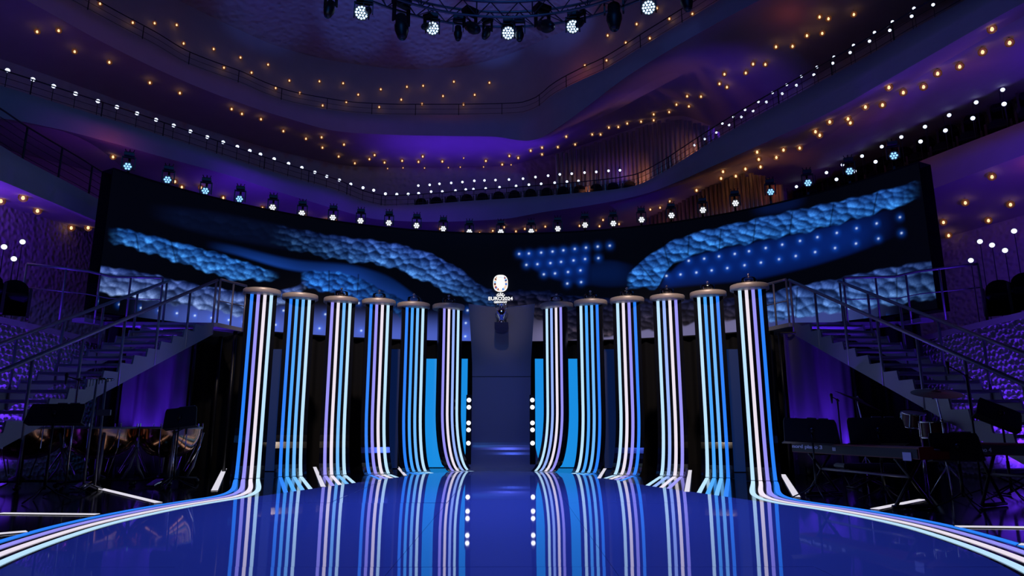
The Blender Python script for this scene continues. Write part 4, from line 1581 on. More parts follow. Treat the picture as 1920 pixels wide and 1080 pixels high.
globes(G_UP, 'over the upper balcony', 'globe lamps over the upper balcony')
globes(G_B, 'under the upper balcony', 'globe lamps under the upper balcony')
globes(G_BS, 'far back under the upper balcony, small', 'small globe lamps far back', 0.55)
globes(G_BR, 'above the right arm of the middle balcony', 'globe lamps above the right balcony arm')
globes(G_A, 'under the right arm of the middle balcony', 'globe lamps under the right balcony arm')
globes(G_AL, 'above the left end of the screen', 'globe lamps above the left end of the screen')
globes(G_AC, 'just above the middle of the screen', 'globe lamps above the middle of the screen', 0.8)
globes(G_DL, 'under the left side box', 'globe lamps under the left side box')
globes(G_DR, 'under the right side box', 'globe lamps under the right side box')

# ------------------------------------------------------------------ white spot lamps on poles along the balconies
W_AL = z3([(43, 396), (185, 447), (302, 485), (425, 527), (551, 569), (658, 602), (771, 638), (878, 674), (977, 706), (1071, 739), (1166, 771), (1255, 800), (1335, 825), (1405, 848), (1465, 868), (1542, 894), (1623, 920), (1698, 943),
           (1771, 969), (1838, 992), (1909, 1013)], 0, 0) + z3([(53, 1036), (122, 1056), (182, 1070)], 640, 0)
W_AL += z3([(248, 10), (312, 13), (376, 12), (435, 8)], 640, 360)
W_AC1 = z3([(433, 1044), (497, 1040), (552, 1034), (618, 1029), (681, 1024), (748, 1017), (805, 1015), (867, 1013), (943, 1010), (1022, 1005), (1092, 996), (1163, 988), (1229, 981), (1296, 977), (1368, 971), (1434, 967), (1503, 961), (1567, 958)], 640, 0)
W_AC2 = z3([(505, 1078), (568, 1077), (642, 1072), (700, 1066), (743, 1064), (812, 1060), (890, 1053), (983, 1046), (1055, 1039), (1124, 1034), (1200, 1028), (1269, 1022), (1334, 1018)], 640, 0)
W_AR1 = z3([(1409, 27), (1301, 47), (1180, 123), (1079, 183), (961, 255), (851, 321), (755, 378), (667, 430), (585, 477), (505, 522), (426, 573), (351, 618), (285, 657), (223, 695)], 1280, 0)
W_AR2 = z3([(1288, 92), (1165, 171), (1051, 232), (942, 296), (844, 356), (738, 421), (640, 480), (560, 527), (471, 574), (396, 624), (330, 658), (261, 703), (189, 745), (124, 782), (66, 817)], 1280, 0)
W_C1 = z3([(1768, 437), (1620, 512), (1457, 593), (1361, 638), (1219, 708), (1112, 762), (1012, 810), (913, 858), (821, 905), (740, 944), (662, 982), (582, 1022)], 1280, 0)
W_C2 = z3([(1800, 505), (1651, 576), (1499, 648), (1363, 713), (1230, 771), (1120, 825), (1009, 878), (899, 927), (809, 971), (640, 1050), (1915, 365)], 1280, 0)
W_C3 = z3([(1808, 585), (1632, 665), (1478, 734), (1338, 796), (1085, 910), (967, 963), (865, 1009)], 1280, 0)
W_DL = z3([(23, 308), (127, 280), (78, 375)], 0, 360)
W_DR = z3([(1864, 219), (1672, 278), (1740, 298), (1813, 328), (1621, 384)], 1280, 360)
M_LED = emat('cold_white_led', (0.66, 0.76, 1.0), 2.2)
ME_LED = MB().lathe([(0.001, -0.068), (0.03, -0.064), (0.052, -0.045), (0.058, -0.02)], M=Matrix.Rotation(-PI / 2, 3, 'X'), n=12).mesh('lens', M_LED, True)
ME_CAN = MB().lathe([(0.058, -0.02), (0.066, -0.015), (0.066, 0.03), (0.045, 0.06), (0.001, 0.065)], M=Matrix.Rotation(-PI / 2, 3, 'X'), n=12).mesh('can', M_BLACKMETAL, True)
ME_POLE = {}


def spots(pts, place, group, plan, k, scale=1.0, pole=0.55, zfloor=None):
    # k: how far behind the parapet line
    if pole not in ME_POLE:
        ME_POLE[pole] = MB().tube([(0, 0.03, -0.02), (0, 0.03, -pole)], 0.010, 5).mesh('pole', M_THIN)
    pl = [(p[0] * k, p[1] * k) for p in plan]
    for i, (x, y) in enumerate(sorted(pts)):
        q = PPL(x, y, pl)
        root = thing('spot_lamp', 'white spot lamp %s, %s from the left' % (place, ordn(i + 1)), 'lamp', q, group, math.atan2(-q[0], q[1]))
        root.scale = (scale, scale, scale)
        a = inst('can', ME_CAN, root, rot=(0.35, 0, 0)); inst('lens', ME_LED, a)
        po = inst('pole', ME_POLE[pole], root)
        if zfloor is not None:
            po.scale = (1, 1, max(0.2, (q[2] - zfloor) / (pole * scale)))


spots(W_AL, 'along the left arm of the middle balcony', 'spot lamps on the left balcony arm', planA, 1.02)
spots(W_AC1, 'in the back row opposite on the middle balcony', 'back row of spot lamps opposite', planA, 1.055, 0.85, 0.7)
spots(W_AC2, 'in the front row opposite on the middle balcony', 'front row of spot lamps opposite', planA, 1.025, 0.85)
spots(W_AR1, 'in the upper row on the right balcony arm', 'upper row of spot lamps on the right balcony arm', planA, 1.05, 0.62, 0.9)
spots(W_AR2, 'in the lower row on the right balcony arm', 'lower row of spot lamps on the right balcony arm', planA, 1.02, 0.62, 0.7)
spots(W_C1, 'in the top row above the right side box', 'top row of spot lamps above the right box', planD['right'], 1.07, 0.85, 1.9)
spots(W_C2, 'in the middle row above the right side box', 'middle row of spot lamps above the right box', planD['right'], 1.06, 0.85, 1.3)
spots(W_C3, 'in the bottom row above the right side box', 'bottom row of spot lamps above the right box', planD['right'], 1.04, 0.9, 0.75)
spots(W_DR, 'behind the right stall seats', 'spot lamps behind the right stall seats', [(p[0], p[1]) for p in planD['right']], 0.97, 0.95, 1.5, 3.05)
spots(W_DL, 'behind the left stall seats', 'spot lamps behind the left stall seats', [(p[0], p[1]) for p in planD['left']], 1.0, 0.9, 1.3, 3.05)

# ------------------------------------------------------------------ moving heads
M_HEADB = mat('black_fixture_plastic', (0.010, 0.010, 0.013), 0.45)
M_CELLW = emat('white_led_cell', (0.86, 0.90, 1.0), 1.8)
M_CELLB = emat('blue_led_cell', (0.20, 0.45, 1.0), 2.2)
RX90 = Matrix.Rotation(PI / 2, 3, 'X')


def head_meshes(R, cells, mcell, L=0.26):
    """a wash light whose lens faces local -Y at the origin"""
    Rm = Matrix.Rotation(PI / 2, 3, 'X')      # local z -> -y
    body = MB().lathe([(R * 1.08, 0.02), (R * 1.12, -0.01), (R * 1.1, -L * 0.35), (R * 0.85, -L * 0.8), (R * 0.5, -L), (0.001, -L)], M=Rm, n=16)
    body.lathe([(0.001, 0.0), (R * 1.08, 0.0), (R * 1.08, 0.02)], M=Rm, n=16)
    cm = []
    pos = [(0, 0)]
    r = R * (0.62 if cells == 7 else 0.42)
    pos += [(r * math.cos(PI * k / 3), r * math.sin(PI * k / 3)) for k in range(6)]
    cr = R * 0.26
    if cells == 19:
        r2 = R * 0.80
        pos += [(r2 * math.cos(PI * k / 6), r2 * math.sin(PI * k / 6)) for k in range(12)]
        cr = R * 0.165
    cell = MB().lathe([(0.001, 0.022), (cr * 0.8, 0.018), (cr, 0.004)], M=Rm, n=8).mesh('led_cell', mcell, True)
    return body.mesh('head', M_HEADB, True), cell, pos


H7 = head_meshes(0.098, 7, M_CELLW)
H7B = head_meshes(0.098, 7, M_CELLB)
H19 = head_meshes(0.125, 19, mat('white_led_cell_wash', (0.02, 0.02, 0.02), 0.4, emis=(0.45, 0.66, 1.0), stren=3.0), 0.3)
yk = MB()
for s in (-1, 1):
    yk.box((s * 0.135, 0.10, 0.10), (0.025, 0.06, 0.30), bev=0.008)
yk.box((0, 0.10, 0.26), (0.295, 0.07, 0.03), bev=0.008)
ME_YOKE = yk.mesh('yoke', M_HEADB)
bs = MB().box((0, 0.10, 0.33), (0.22, 0.17, 0.11), bev=0.02)
for s in (-1, 0, 1):
    bs.tube([(s * 0.06, 0.10, 0.37), (s * 0.10, 0.08, 0.46)], 0.012, 4)
ME_HBASE = bs.mesh('base', M_HEADB)
ME_BRACK = MB().box((0, 0.22, -0.06), (0.05, 0.03, 0.92), bev=0.006).box((0, 0.17, 0.33), (0.05, 0.12, 0.03)).mesh('bracket', M_BLACKMETAL)


def moving_head(p, kit, label, cat, group, tilt, rz, bracket=False, scale=1.0):
    root = thing('moving_head_light', label, cat, p, group, rz)
    root.scale = (scale,) * 3
    me, cell, pos = kit
    h = inst('head', me, root, rot=(tilt, 0, 0))
    for (a, b) in pos:
        inst('led_cell', cell, h, (a, 0, b))
    inst('yoke', ME_YOKE, root); inst('base', ME_HBASE, root)
    if bracket:
        inst('bracket', ME_BRACK, root)
    return root


HEADS = [(239.3, 312), (314, 337), (385, 358), (449, 373), (511, 389), (566, 400), (624, 408), (676, 414), (729, 418), (781, 423), (831, 429), (880, 435), (939, 435), (996, 434), (1046, 429), (1097, 422), (1150, 419), (1203, 412), (1259, 404),
         (1318, 394), (1379, 381), (1445, 360), (1515, 343), (1593, 321), (1676, 292)]
arc = [(SCX + (SR + 0.12) * math.cos(t), SCY + (SR + 0.12) * math.sin(t)) for t in np.linspace(TH0, TH1, 100)]
for i, (x, y) in enumerate(HEADS):
    q = PPL(x, y, arc)
    blue = x < 460 or x > 1420
    moving_head(q, H7B if blue else H7, 'black moving head with %s lens on the screen top, %s from the left' % ('blue' if blue else 'white', ordn(i + 1)), 'stage light', 'moving heads along the screen top', 0.25, math.atan2(-q[0], q[1]) * 0.8, True)

# ------------------------------------------------------------------ circular truss with fixtures
TC = (AX + 0.05, 8.2)
TR, TZ = 4.1, 9.06
M_TRUSS = mat('truss_aluminium', (0.16, 0.16, 0.19), 0.4, 0.8)
trs = thing('circular_truss', 'circular lattice truss hanging above the stage', 'truss', (TC[0], TC[1], TZ))
for dr, dz in ((-0.17, 0), (0.17, 0), (-0.17, 0.34), (0.17, 0.34)):
    MB().tube([((TR + dr) * math.cos(a), (TR + dr) * math.sin(a), dz) for a in np.linspace(0, 2 * PI, 97)[:-1]], 0.026, 6, closed=True).build('chord', M_TRUSS, trs, True)
nb = 88
for i in range(nb):
    a0, a1 = 2 * PI * i / nb, 2 * PI * (i + 1) / nb
    if not (0.03 * PI < a0 < 0.97 * PI):
        continue
    up = i % 2
    P = lambda a, dr, z: ((TR + dr) * math.cos(a), (TR + dr) * math.sin(a), z)
    for dr in (-0.17, 0.17):
        MB().tube([P(a0, dr, 0.34 if up else 0), P(a1, dr, 0 if up else 0.34)], 0.012, 4).build('brace', M_TRUSS, trs)
    MB().tube([P(a0, -0.17 if up else 0.17, 0), P(a1, 0.17 if up else -0.17, 0)], 0.012, 4).build('brace', M_TRUSS, trs)
    if i % 4 == 0:
        MB().tube([P(a0, -0.17, 0), P(a0, -0.17, 0.34)], 0.014, 4).build('brace', M_TRUSS, trs)
for a in (0.25 * PI, 0.75 * PI, 1.25 * PI, 1.75 * PI):
    MB().tube([(TR * math.cos(a), TR * math.sin(a), 0.34), (TR * math.cos(a), TR * math.sin(a), 9.0)], 0.012, 4).build('hanging_cable', M_THIN, trs)
ring = [(TC[0] + TR * math.cos(a), TC[1] + TR * math.sin(a)) for a in np.linspace(PI * 0.98, PI * 0.02, 80)]
for i, (x, y) in enumerate(((678, 24), (811, 53), (953, 62), (1074, 50), (1216, 14))):
    q = PPL(x, y, ring)
    moving_head(q, H19, 'wash light with glowing white lens under the truss, %s from the left' % ordn(i + 1), 'stage light', 'glowing wash lights on the truss', 0.55, math.atan2(-q[0], q[1]))
# dark profile fixtures: yoke, tapering head hanging straight down
dk = MB().lathe([(0.001, 0.12), (0.09, 0.12), (0.12, 0.09), (0.125, -0.1), (0.15, -0.14), (0.15, -0.24), (0.10, -0.42), (0.075, -0.46), (0.001, -0.45)], n=14)
ME_DK = dk.mesh('head', M_HEADB, True)
yk2 = MB()
for s in (-1, 1):
    yk2.box((s * 0.18, 0, 0.12), (0.035, 0.10, 0.42), bev=0.012)
yk2.box((0, 0, 0.34), (0.40, 0.13, 0.06), bev=0.015)
ME_DY = yk2.mesh('yoke', M_HEADB)
ME_DB = MB().box((0, 0, 0.44), (0.36, 0.24, 0.16), bev=0.03).mesh('base', M_HEADB)
ME_DL = MB().lathe([(0.001, -0.452), (0.07, -0.465), (0.072, -0.44)], n=12).mesh('lens', mat('dark_lens', (0.02, 0.02, 0.04), 0.05), True)
for i, (x, y, sc_, tl) in enumerate(((620, 10, .8, .3), (690, 22, .6, 1.2), (752, 38, 1.15, 0.15), (802, 48, .6, .9), (859, 55, .7, 0.1), (881, 50, 1.0, 0.9), (914, 58, .7, 0.5), (974, 58, .75, 0.3), (1017, 48, 1.1, 1.0), (1090, 42, .6, .8), (1151, 18, 1.25, 0.1), (1285, -8, .9, 0.2))):
    q = PPL(x, y, ring)
    root = thing('profile_light', 'dark unlit stage fixture hanging under the truss, %s from the left' % ordn(i + 1), 'stage light', (q[0], q[1], q[2]), 'dark fixtures on the truss', math.atan2(-q[0], q[1]) + (i % 3 - 1) * 0.6)
    root.scale = (sc_ * 0.8,) * 3
    h = inst('head', ME_DK, root, rot=(-tl, 0, 0)); inst('lens', ME_DL, h)
    inst('yoke', ME_DY, root); inst('base', ME_DB, root)


# ------------------------------------------------------------------ kettledrums
M_COPPER = mat('copper_bowl', (0.62, 0.30, 0.16), 0.16, 1.0, bump=('noise', 18.0, 0.06, 0.01))
M_SKINHEAD = mat('drum_skin', (0.55, 0.52, 0.48), 0.6)
FL = -0.005       # top of the black floor
for i, (x0, x1, Y) in enumerate(((-26, 122, 11.6), (128, 257, 11.9), (262, 376, 12.4))):
    c0, c1 = PY(x0, 802, Y), PY(x1, 802, Y)
    R_ = (c1[0] - c0[0]) / 2
    zt = 1.0 - 0.004
    root = thing('kettledrum', 'copper kettledrum with tuning rods, %s from the left picture edge' % ordn(i + 1), 'drum', ((c0[0] + c1[0]) / 2, Y, FL), 'kettledrums on the left of the stage')
    zt -= FL
    D = zt - 0.46
    prof = [(0.001, zt - D)] + [(R_ * 0.94 * math.sin(PI / 2 * k / 10) ** 0.8, zt - 0.06 - (D - 0.06) * math.cos(PI / 2 * k / 10)) for k in range(1, 11)] + [(R_ * 0.95, zt - 0.02)]
    MB().lathe(prof, n=36).build('bowl', M_COPPER, root, True)
    MB().lathe([(R_ * 0.94, zt - 0.035), (R_, zt - 0.035), (R_, zt), (R_ * 0.96, zt + 0.004), (R_ * 0.95, zt - 0.01)], n=36).build('hoop', M_STEEL, root, True)
    MB().lathe([(R_ * 0.96, zt - 0.006), (0.001, zt - 0.004)], n=36).build('drum_head', M_SKINHEAD, root)
    for k in range(8):
        a = 2 * PI * k / 8 + 0.2
        MB().tube([(R_ * 1.0 * math.cos(a), R_ * math.sin(a), zt - 0.01), (R_ * 1.0 * math.cos(a), R_ * math.sin(a), zt + 0.06)], 0.010, 6).build('tuning_handle', M_CHROME, root)
        MB().tube([(R_ * 1.0 * math.cos(a), R_ * math.sin(a), zt - 0.02), (R_ * 0.98 * math.cos(a), R_ * 0.98 * math.sin(a), zt - 0.34), (R_ * 0.6 * math.cos(a), R_ * 0.6 * math.sin(a), 0.22)], 0.009, 5).build('tension_rod', M_CHROME, root)
    for k in range(4):
        a = 2 * PI * k / 4 + 0.6
        p = [(R_ * 1.02 * math.cos(a), R_ * 1.02 * math.sin(a), zt - 0.10), (R_ * 0.80 * math.cos(a), R_ * 0.80 * math.sin(a), 0.30), (R_ * 0.62 * math.cos(a), R_ * 0.62 * math.sin(a), 0.10)]
        MB().tube(p, 0.022, 6).build('strut', M_STEEL, root, True)
        MB().tube([(0, 0, 0.12), (R_ * 0.95 * math.cos(a), R_ * 0.95 * math.sin(a), 0.09)], 0.025, 6).build('base_arm', M_BLACKMETAL, root, True)
        MB().lathe([(0.001, -0.045), (0.03, -0.04), (0.045, 0.0), (0.03, 0.04), (0.001, 0.045)], M=Matrix.Rotation(PI / 2, 3, 'X'), c=(R_ * 0.95 * math.cos(a), R_ * 0.95 * math.sin(a), 0.045), n=10).build('caster', M_BLACKMETAL, root, True)
    MB().lathe([(0.001, 0.10), (0.14, 0.10), (0.14, 0.16), (0.05, 0.20), (0.04, zt - D + 0.02), (0.001, zt - D + 0.02)], n=14).build('stem', M_BLACKMETAL, root, True)
    MB().box((0.1, -R_ * 0.95, 0.07), (0.16, 0.34, 0.03), Matrix.Rotation(0.25, 3, 'X'), 0.008).build('pedal', M_CHROME, root)

# ------------------------------------------------------------------ music stands
M_DESK = mat('black_desk_metal', (0.02, 0.022, 0.035), 0.5, 0.2)


def music_stand(x0, x1, y0, y1, Y, label, lean=0.3, skew=0.0, rz=0.0, rods=True):
    a, b = PY(x0, y1, Y), PY(x1, y0, Y)
    wd, ht = b[0] - a[0], b[2] - a[2]
    zc = (a[2] + b[2]) / 2 - FL
    root = thing('music_stand', label, 'music stand', ((a[0] + b[0]) / 2, Y, FL), 'black music stands', rz)
    Rm = Matrix.Rotation(-lean, 3, 'X') @ Matrix.Rotation(skew, 3, 'Y')
    hh = ht / max(math.cos(lean), .3)
    poly = [(-wd / 2, 0, -hh / 2), (wd / 2, 0, -hh / 2), (wd / 2 * 0.96, 0, hh / 2 - 0.05), (wd / 2 * 0.90, 0, hh / 2), (-wd / 2 * 0.90, 0, hh / 2), (-wd / 2 * 0.96, 0, hh / 2 - 0.05)]
    MB().extrude([tuple(Rm @ Vector(p) + Vector((0, 0, zc))) for p in poly], tuple(Rm @ Vector((0, 0.014, 0)))).build('desk', M_DESK, root)
    MB().box(tuple(Rm @ Vector((0, 0.06, -hh / 2)) + Vector((0, 0, zc))), (wd, 0.12, 0.014), Rm).build('ledge', M_DESK, root)
    MB().tube([(0, -0.02, zc - 0.02), (0, -0.02, 0.45)], 0.014, 8).build('upper_tube', M_BLACKMETAL, root, True)
    MB().tube([(0, -0.02, 0.55), (0, -0.02, 0.16)], 0.020, 8).build('lower_tube', M_BLACKMETAL, root, True)
    MB().ball((0, -0.035, zc), 0.04, 8, 6).build('tilt_joint', M_BLACKMETAL, root, True)
    for k in range(3):
        q = 2 * PI * k / 3 + 0.4
        MB().tube([(0, -0.02, 0.22), (0.16 * math.cos(q), 0.16 * math.sin(q) - 0.02, 0.10), (0.34 * math.cos(q), 0.34 * math.sin(q) - 0.02, 0.012)], 0.010, 6).build('leg', M_BLACKMETAL, root, True)
    for k in range(2):
        p = Rm @ Vector((wd * (0.05 + 0.22 * k), 0.02, hh / 2 + 0.012)) + Vector((0, 0, zc))
        MB().box(tuple(p), (0.14, 0.012, 0.022), Rm, 0.004).build('stand_light', M_STEEL, root)
    return root


music_stand(48, 160, 757, 792, 9.6, 'wide black music stand above the first kettledrum', 0.35)
music_stand(306, 370, 764, 800, 11.3, 'slanting black music stand above the third kettledrum', 0.3, -0.12)
music_stand(1471, 1570, 785, 829, 9.9, 'black music stand above the lettered red keyboard, nearest the columns', 0.25, 0.05)
music_stand(1592, 1697, 783, 830, 9.6, 'black music stand above the lettered red keyboard, nearest the drums', 0.25, 0.0)
music_stand(1746, 1838, 812, 862, 8.6, 'low black music stand covering one end of the second keyboard', 0.2)
music_stand(1838, 1910, 757, 792, 9.4, 'tilted black music stand in front of the right stairs', 0.5, 0.5)

# ------------------------------------------------------------------ keyboards
M_RED = mat('red_lacquer', (0.16, 0.012, 0.012), 0.3)
M_KEYW = mat('ivory_key', (0.55, 0.55, 0.55), 0.3)
M_KEYB = mat('ebony_key', (0.01, 0.01, 0.01), 0.3)
M_PRINT = mat('pale_print', (0.62, 0.62, 0.70), 0.5)
M_PAPER = mat('paper_tag', (0.5, 0.5, 0.62), 0.8)


def keyboard(pl, pr, zt, label, word, wx0, wx1, tagx=None):
    A, B = PZ(pl[0], pl[1], zt), PZ(pr[0], pr[1], zt)
    A, B = Vector(A), Vector(B)
    d = B - A
    L = d.length
    rz = math.atan2(d.y, d.x)
    root = thing('stage_piano', label, 'keyboard', (A.x, A.y, FL), 'stage pianos on the right', rz)
    z = zt - FL
    dep = 0.42
    # back panel faces the viewer, keys on the far side
    poly = [(0, 0, z - 0.15), (0, 0.0, z - 0.01), (0, 0.02, z), (0, 0.20, z), (0, 0.22, z - 0.05), (0, dep, z - 0.06), (0, dep, z - 0.15)]
    MB().extrude([(p[0], p[1], p[2]) for p in poly], (L, 0, 0)).build('body', M_RED, root)
    MB().box((L / 2, -0.004, z - 0.085), (L - 0.04, 0.012, 0.11)).build('back_panel', M_BLACKMETAL, root)
    MB().box((L / 2, 0.30, z - 0.045), (L - 0.16, 0.14, 0.022)).build('keybed', M_KEYW, root)
    nk = 40
    for k in range(nk):
        if k % 7 in (2, 6):
            continue
        MB().box((0.12 + (L - 0.24) * (k + 0.5) / nk, 0.27, z - 0.028), (0.016, 0.08, 0.016)).build('black_key', M_KEYB, root)
    # lettering
    uA, uB = (Vector(PZ(wx0, pl[1] + 14, zt - 0.07)) - A).dot(d.normalized()), (Vector(PZ(wx1, pl[1] + 14, zt - 0.07)) - A).dot(d.normalized())
    return root, z, L, d.normalized(), A, rz


def letter(root, A, dn, z, px0, px1, py, body, h):
    """put lettering on the back panel where the sight line meets it"""
    nrm = Vector((-dn.y, dn.x, 0))
    def hit(px):
        r = Vector(ray(px, py)); c = Vector((0, 0, CAMZ))
        t = (A - c).dot(nrm) / r.dot(nrm)
        p = c + r * t
        return (p - A).dot(dn), p.z - FL
    u0, z0 = hit(px0); u1, _ = hit(px1)
    text('lettering', body, h, M_PRINT, root, ((u0 + u1) / 2, -0.012, z0), abs(u1 - u0), bold=0.002)
    return u0, u1, z0


def kb_stand(root, z, L):
    for u in (L * 0.16, L * 0.84):
        for s in (-1, 1):
            MB().tube([(u + s * 0.0, 0.20 - s * 0.18, z - 0.16), (u, 0.20 + s * 0.26, 0.03)], 0.022, 6).build('stand_leg', M_BLACKMETAL, root, True)
        MB().tube([(u, -0.1, 0.028), (u, 0.5, 0.028)], 0.026, 6).build('stand_foot', M_BLACKMETAL, root, True)
        MB().tube([(u, 0.0, z - 0.165), (u, 0.40, z - 0.165)], 0.02, 6).build('stand_arm', M_BLACKMETAL, root, True)
    MB().tube([(L * 0.16, 0.2, z * 0.5), (L * 0.84, 0.2, z * 0.5)], 0.02, 6).build('crossbar', M_STEEL, root, True)


r1, z1, L1, d1_, A1, _ = keyboard((1484, 829), (1722, 838), 0.76, 'red stage piano with pale lettering on its back behind two music stands', 'x', 1487, 1543)
letter(r1, A1, d1_, z1, 1487, 1543, 836.5, 'nord piano 3', 0.072)
kb_stand(r1, z1, L1)
MB().box((L1 * 0.40, -0.012, z1 - 0.075), (0.07, 0.006, 0.05), bev=0.002).build('logo_plate', M_PRINT, r1)
uu = L1 * 0.93
MB().box((uu, -0.016, z1 - 0.12), (0.14, 0.006, 0.10)).build('paper_tag', M_PAPER, r1)
r2, z2, L2, d2_, A2, _ = keyboard((1800, 829), (2010, 833), 0.80, 'second stage piano with lettering, cut by the right picture edge', 'x', 1836, 1860)
letter(r2, A2, d2_, z2, 1804, 1860, 842.5, 'nord piano 4', 0.072)
kb_stand(r2, z2, L2)


def bench(px0, px1, py, Y, label):
    a, b = PY(px0, py, Y), PY(px1, py, Y)
    root = thing('keyboard_bench', label, 'bench', ((a[0] + b[0]) / 2, Y, FL), 'keyboard benches')
    wd = b[0] - a[0]
    z = a[2] - FL
    MB().box((0, 0, z - 0.05), (wd, 0.36, 0.09), bev=0.03).build('cushion', M_DESK, root)
    MB().box((0, 0, z - 0.11), (wd * 0.8, 0.28, 0.03)).build('seat_frame', M_BLACKMETAL, root)
    for s in (-1, 1):
        for t in (-1, 1):
            MB().tube([(s * wd * 0.3, t * 0.12, z - 0.11), (-s * wd * 0.3, t * 0.12, 0.02)], 0.014, 6).build('leg', M_BLACKMETAL, root, True)
        MB().tube([(s * wd * 0.3, -0.18, 0.015), (s * wd * 0.3, 0.18, 0.015)], 0.015, 6).build('foot_bar', M_BLACKMETAL, root, True)


bench(1572, 1680, 868, 11.6, 'black cushioned bench under the red stage piano')
bench(1850, 1960, 878, 10.6, 'black cushioned bench under the second stage piano')

# ------------------------------------------------------------------ drum kit pieces
M_BRONZE = mat('dark_bronze_cymbal', (0.20, 0.15, 0.09), 0.35, 0.9)
M_SHELL = mat('dark_red_shell', (0.10, 0.02, 0.015), 0.25)


def cymbal(px, py, Y, r, tilt, label, tz=0.0):
    p = PY(px, py, Y)
    root = thing('cymbal', label, 'cymbal', (p[0], Y, FL), 'cymbals of the drum kit')
    z = p[2] - FL
    Rm = Matrix.Rotation(tz, 3, 'Z') @ Matrix.Rotation(tilt, 3, 'Y') @ Matrix.Rotation(0.25, 3, 'X')
    MB().lathe([(r, 0.0), (r * 0.6, 0.018), (r * 0.25, 0.03), (r * 0.2, 0.045), (r * 0.1, 0.06), (0.001, 0.062), (0.001, 0.056), (r * 0.1, 0.054), (r * 0.2, 0.038), (r * 0.6, 0.010), (r, -0.004)], c=(0, 0, z), M=Rm, n=32).build('plate', M_BRONZE, root, True)
    MB().tube([(0, 0, z + 0.10), (0, 0.02, z - 0.05), (0.05, 0.03, z - 0.4), (0.05, 0.03, 0.25)], 0.013, 6).build('pole', M_CHROME, root, True)
    MB().ball((0.0, 0.01, z + 0.07), 0.022, 8, 5).build('wing_nut', M_CHROME, root, True)
    MB().ball((0.05, 0.03, z - 0.4), 0.028, 8, 5).build('clamp', M_CHROME, root, True)
    for k in range(3):
        a = 2 * PI * k / 3
        MB().tube([(0.05, 0.03, 0.45), (0.05 + 0.3 * math.cos(a), 0.03 + 0.3 * math.sin(a), 0.012)], 0.010, 5).build('leg', M_CHROME, root, True)


cymbal(1609, 752, 13.0, 0.44, 0.42, 'tilted dark cymbal in front of the violet lit drape')
cymbal(1756, 738, 10.2, 0.34, -0.05, 'large dark cymbal before the right stairs')


def drum(px, py, Y, r, h, label, tilt=0.0):
    p = PY(px, py, Y)
    root = thing('drum', label, 'drum', (p[0], Y, FL), 'drums of the drum kit')
    z = p[2] - FL
    Rm = Matrix.Rotation(tilt, 3, 'X')
    MB().lathe([(r, -h / 2), (r, h / 2)], c=(0, 0, z), M=Rm, n=28).build('shell', M_SHELL, root, True)
    for s in (-1, 1):
        MB().lathe([(r * 1.0, s * h / 2 - 0.02), (r * 1.04, s * h / 2 - 0.02), (r * 1.04, s * h / 2 + 0.012), (r * 0.98, s * h / 2 + 0.012)], c=(0, 0, z), M=Rm, n=28).build('hoop', M_CHROME, root, True)
        MB().lathe([(0.001, s * h / 2 + 0.002), (r, s * h / 2)], c=(0, 0, z), M=Rm, n=28).build('drum_head', M_SKINHEAD, root)
    for k in range(8):
        a = 2 * PI * k / 8
        p = [Rm @ Vector((r * 1.03 * math.cos(a), r * 1.03 * math.sin(a), t * h / 2 * 0.95)) + Vector((0, 0, z)) for t in (-1, 1)]
        MB().tube([tuple(q) for q in p], 0.007, 5).build('tension_rod', M_CHROME, root)
    for k in range(3):
        a = 2 * PI * k / 3 + 0.5
        MB().tube([(r * 0.9 * math.cos(a), r * 0.9 * math.sin(a), z - h / 2 * 0.6), (r * 1.1 * math.cos(a), r * 1.1 * math.sin(a), 0.012)], 0.011, 5).build('leg', M_CHROME, root, True)


drum(1712, 786, 11.4, 0.18, 0.22, 'small dark tom between the two cymbals', 0.25)
drum(1752, 806, 10.7, 0.20, 0.24, 'dark red floor tom under the large cymbal')
drum(1668, 795, 13.2, 0.19, 0.14, 'shallow chrome rimmed drum behind the music stands')

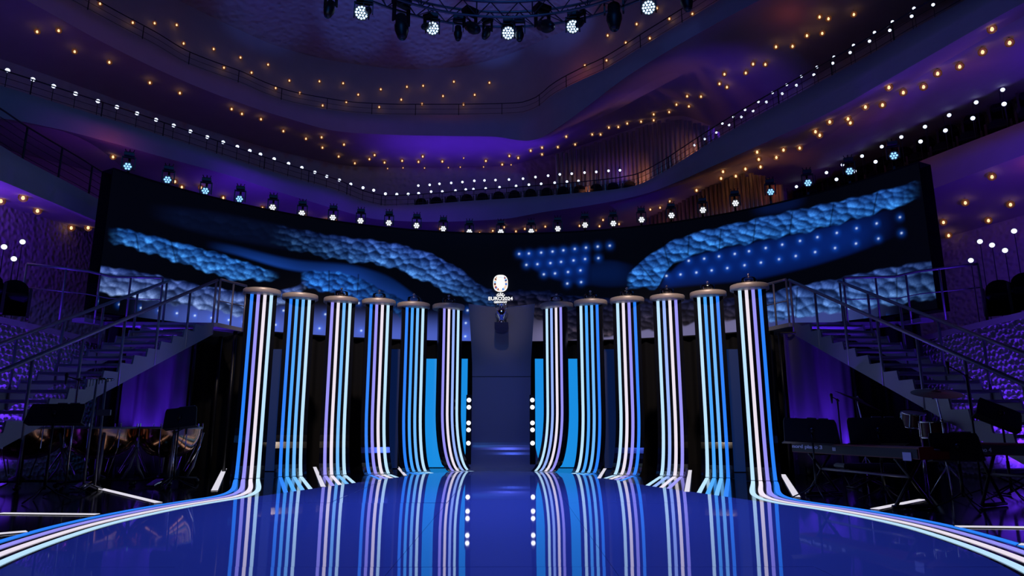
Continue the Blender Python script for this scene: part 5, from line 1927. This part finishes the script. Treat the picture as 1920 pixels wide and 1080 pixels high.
# ------------------------------------------------------------------ chrome rack and microphones
a = PY(188, 708, 11.0)
rk = thing('chime_rack', 'chrome bar on two thin posts in front of the left stairs', 'rack', (a[0], 11.0, FL))
zr = a[2] - FL
wd = 50 / F * 10.9
MB().tube([(-wd / 2, 0, zr), (wd / 2, 0, zr - 0.03)], 0.020, 8).build('crossbar', M_CHROME, rk, True)
for u in (-0.05, 0.10):
    MB().tube([(u, 0, zr - 0.01), (u * 1.2, 0, 0.10)], 0.018, 6).build('post', M_STEEL, rk, True)
for s in (-1, 1):
    MB().tube([(s * 0.05 + 0.02, -0.3, 0.02), (s * 0.05 + 0.02, 0, 0.12), (s * 0.05 + 0.02, 0.3, 0.02)], 0.015, 6).build('foot', M_STEEL, rk, True)
MB().box((0.14, -0.02, zr - 0.56), (0.22, 0.03, 0.10), bev=0.01).build('tray', M_STEEL, rk)
for j in range(9):
    u = -wd / 2 + wd * (j + 0.5) / 9
    MB().tube([(u, -0.02, zr - 0.03), (u, -0.02, zr - 0.05 - 0.012 * (9 - j))], 0.007, 5).build('chime_bar', M_CHROME, rk)


def mic(px, ptop, pbase, Y, label, boom):
    a = PY(px, ptop, Y)
    root = thing('microphone_stand', label, 'microphone stand', (a[0], Y, FL), 'microphone stands')
    z = a[2] - FL
    MB().tube([(0, 0, z), (0, 0, 0.08)], 0.013, 6).build('pole', M_CHROME if boom[2] else M_BLACKMETAL, root, True)
    MB().tube([(-boom[0] * 0.3, 0, z - boom[1] * 0.3), (boom[0], 0, z + boom[1])], 0.009, 6).build('boom', M_BLACKMETAL, root, True)
    MB().lathe([(0.012, -0.12), (0.02, -0.02), (0.028, 0.02), (0.022, 0.05), (0.001, 0.06)], c=(boom[0], 0, z + boom[1]), n=10).build('microphone', M_BLACKMETAL, root, True)
    MB().ball((0, 0, z), 0.025, 8, 5).build('clutch', M_BLACKMETAL, root, True)
    for k in range(3):
        q = 2 * PI * k / 3 + 0.3
        MB().tube([(0, 0, 0.16), (0.36 * math.cos(q), 0.36 * math.sin(q), 0.012)], 0.009, 5).build('leg', M_BLACKMETAL, root, True)


mic(148, 712, 800, 10.6, 'chrome microphone stand left of the chime rack', (-0.2, 0.05, True))
mic(1812, 705, 800, 9.6, 'dark microphone stand left of the tilted music stand', (-0.25, 0.15, False))
mic(1570, 750, 800, 12.0, 'dark microphone stand in front of the right drape', (-0.1, 0.06, False))
mic(330, 810, 880, 11.9, 'low microphone stand between the last kettledrums', (0.18, 0.08, True))
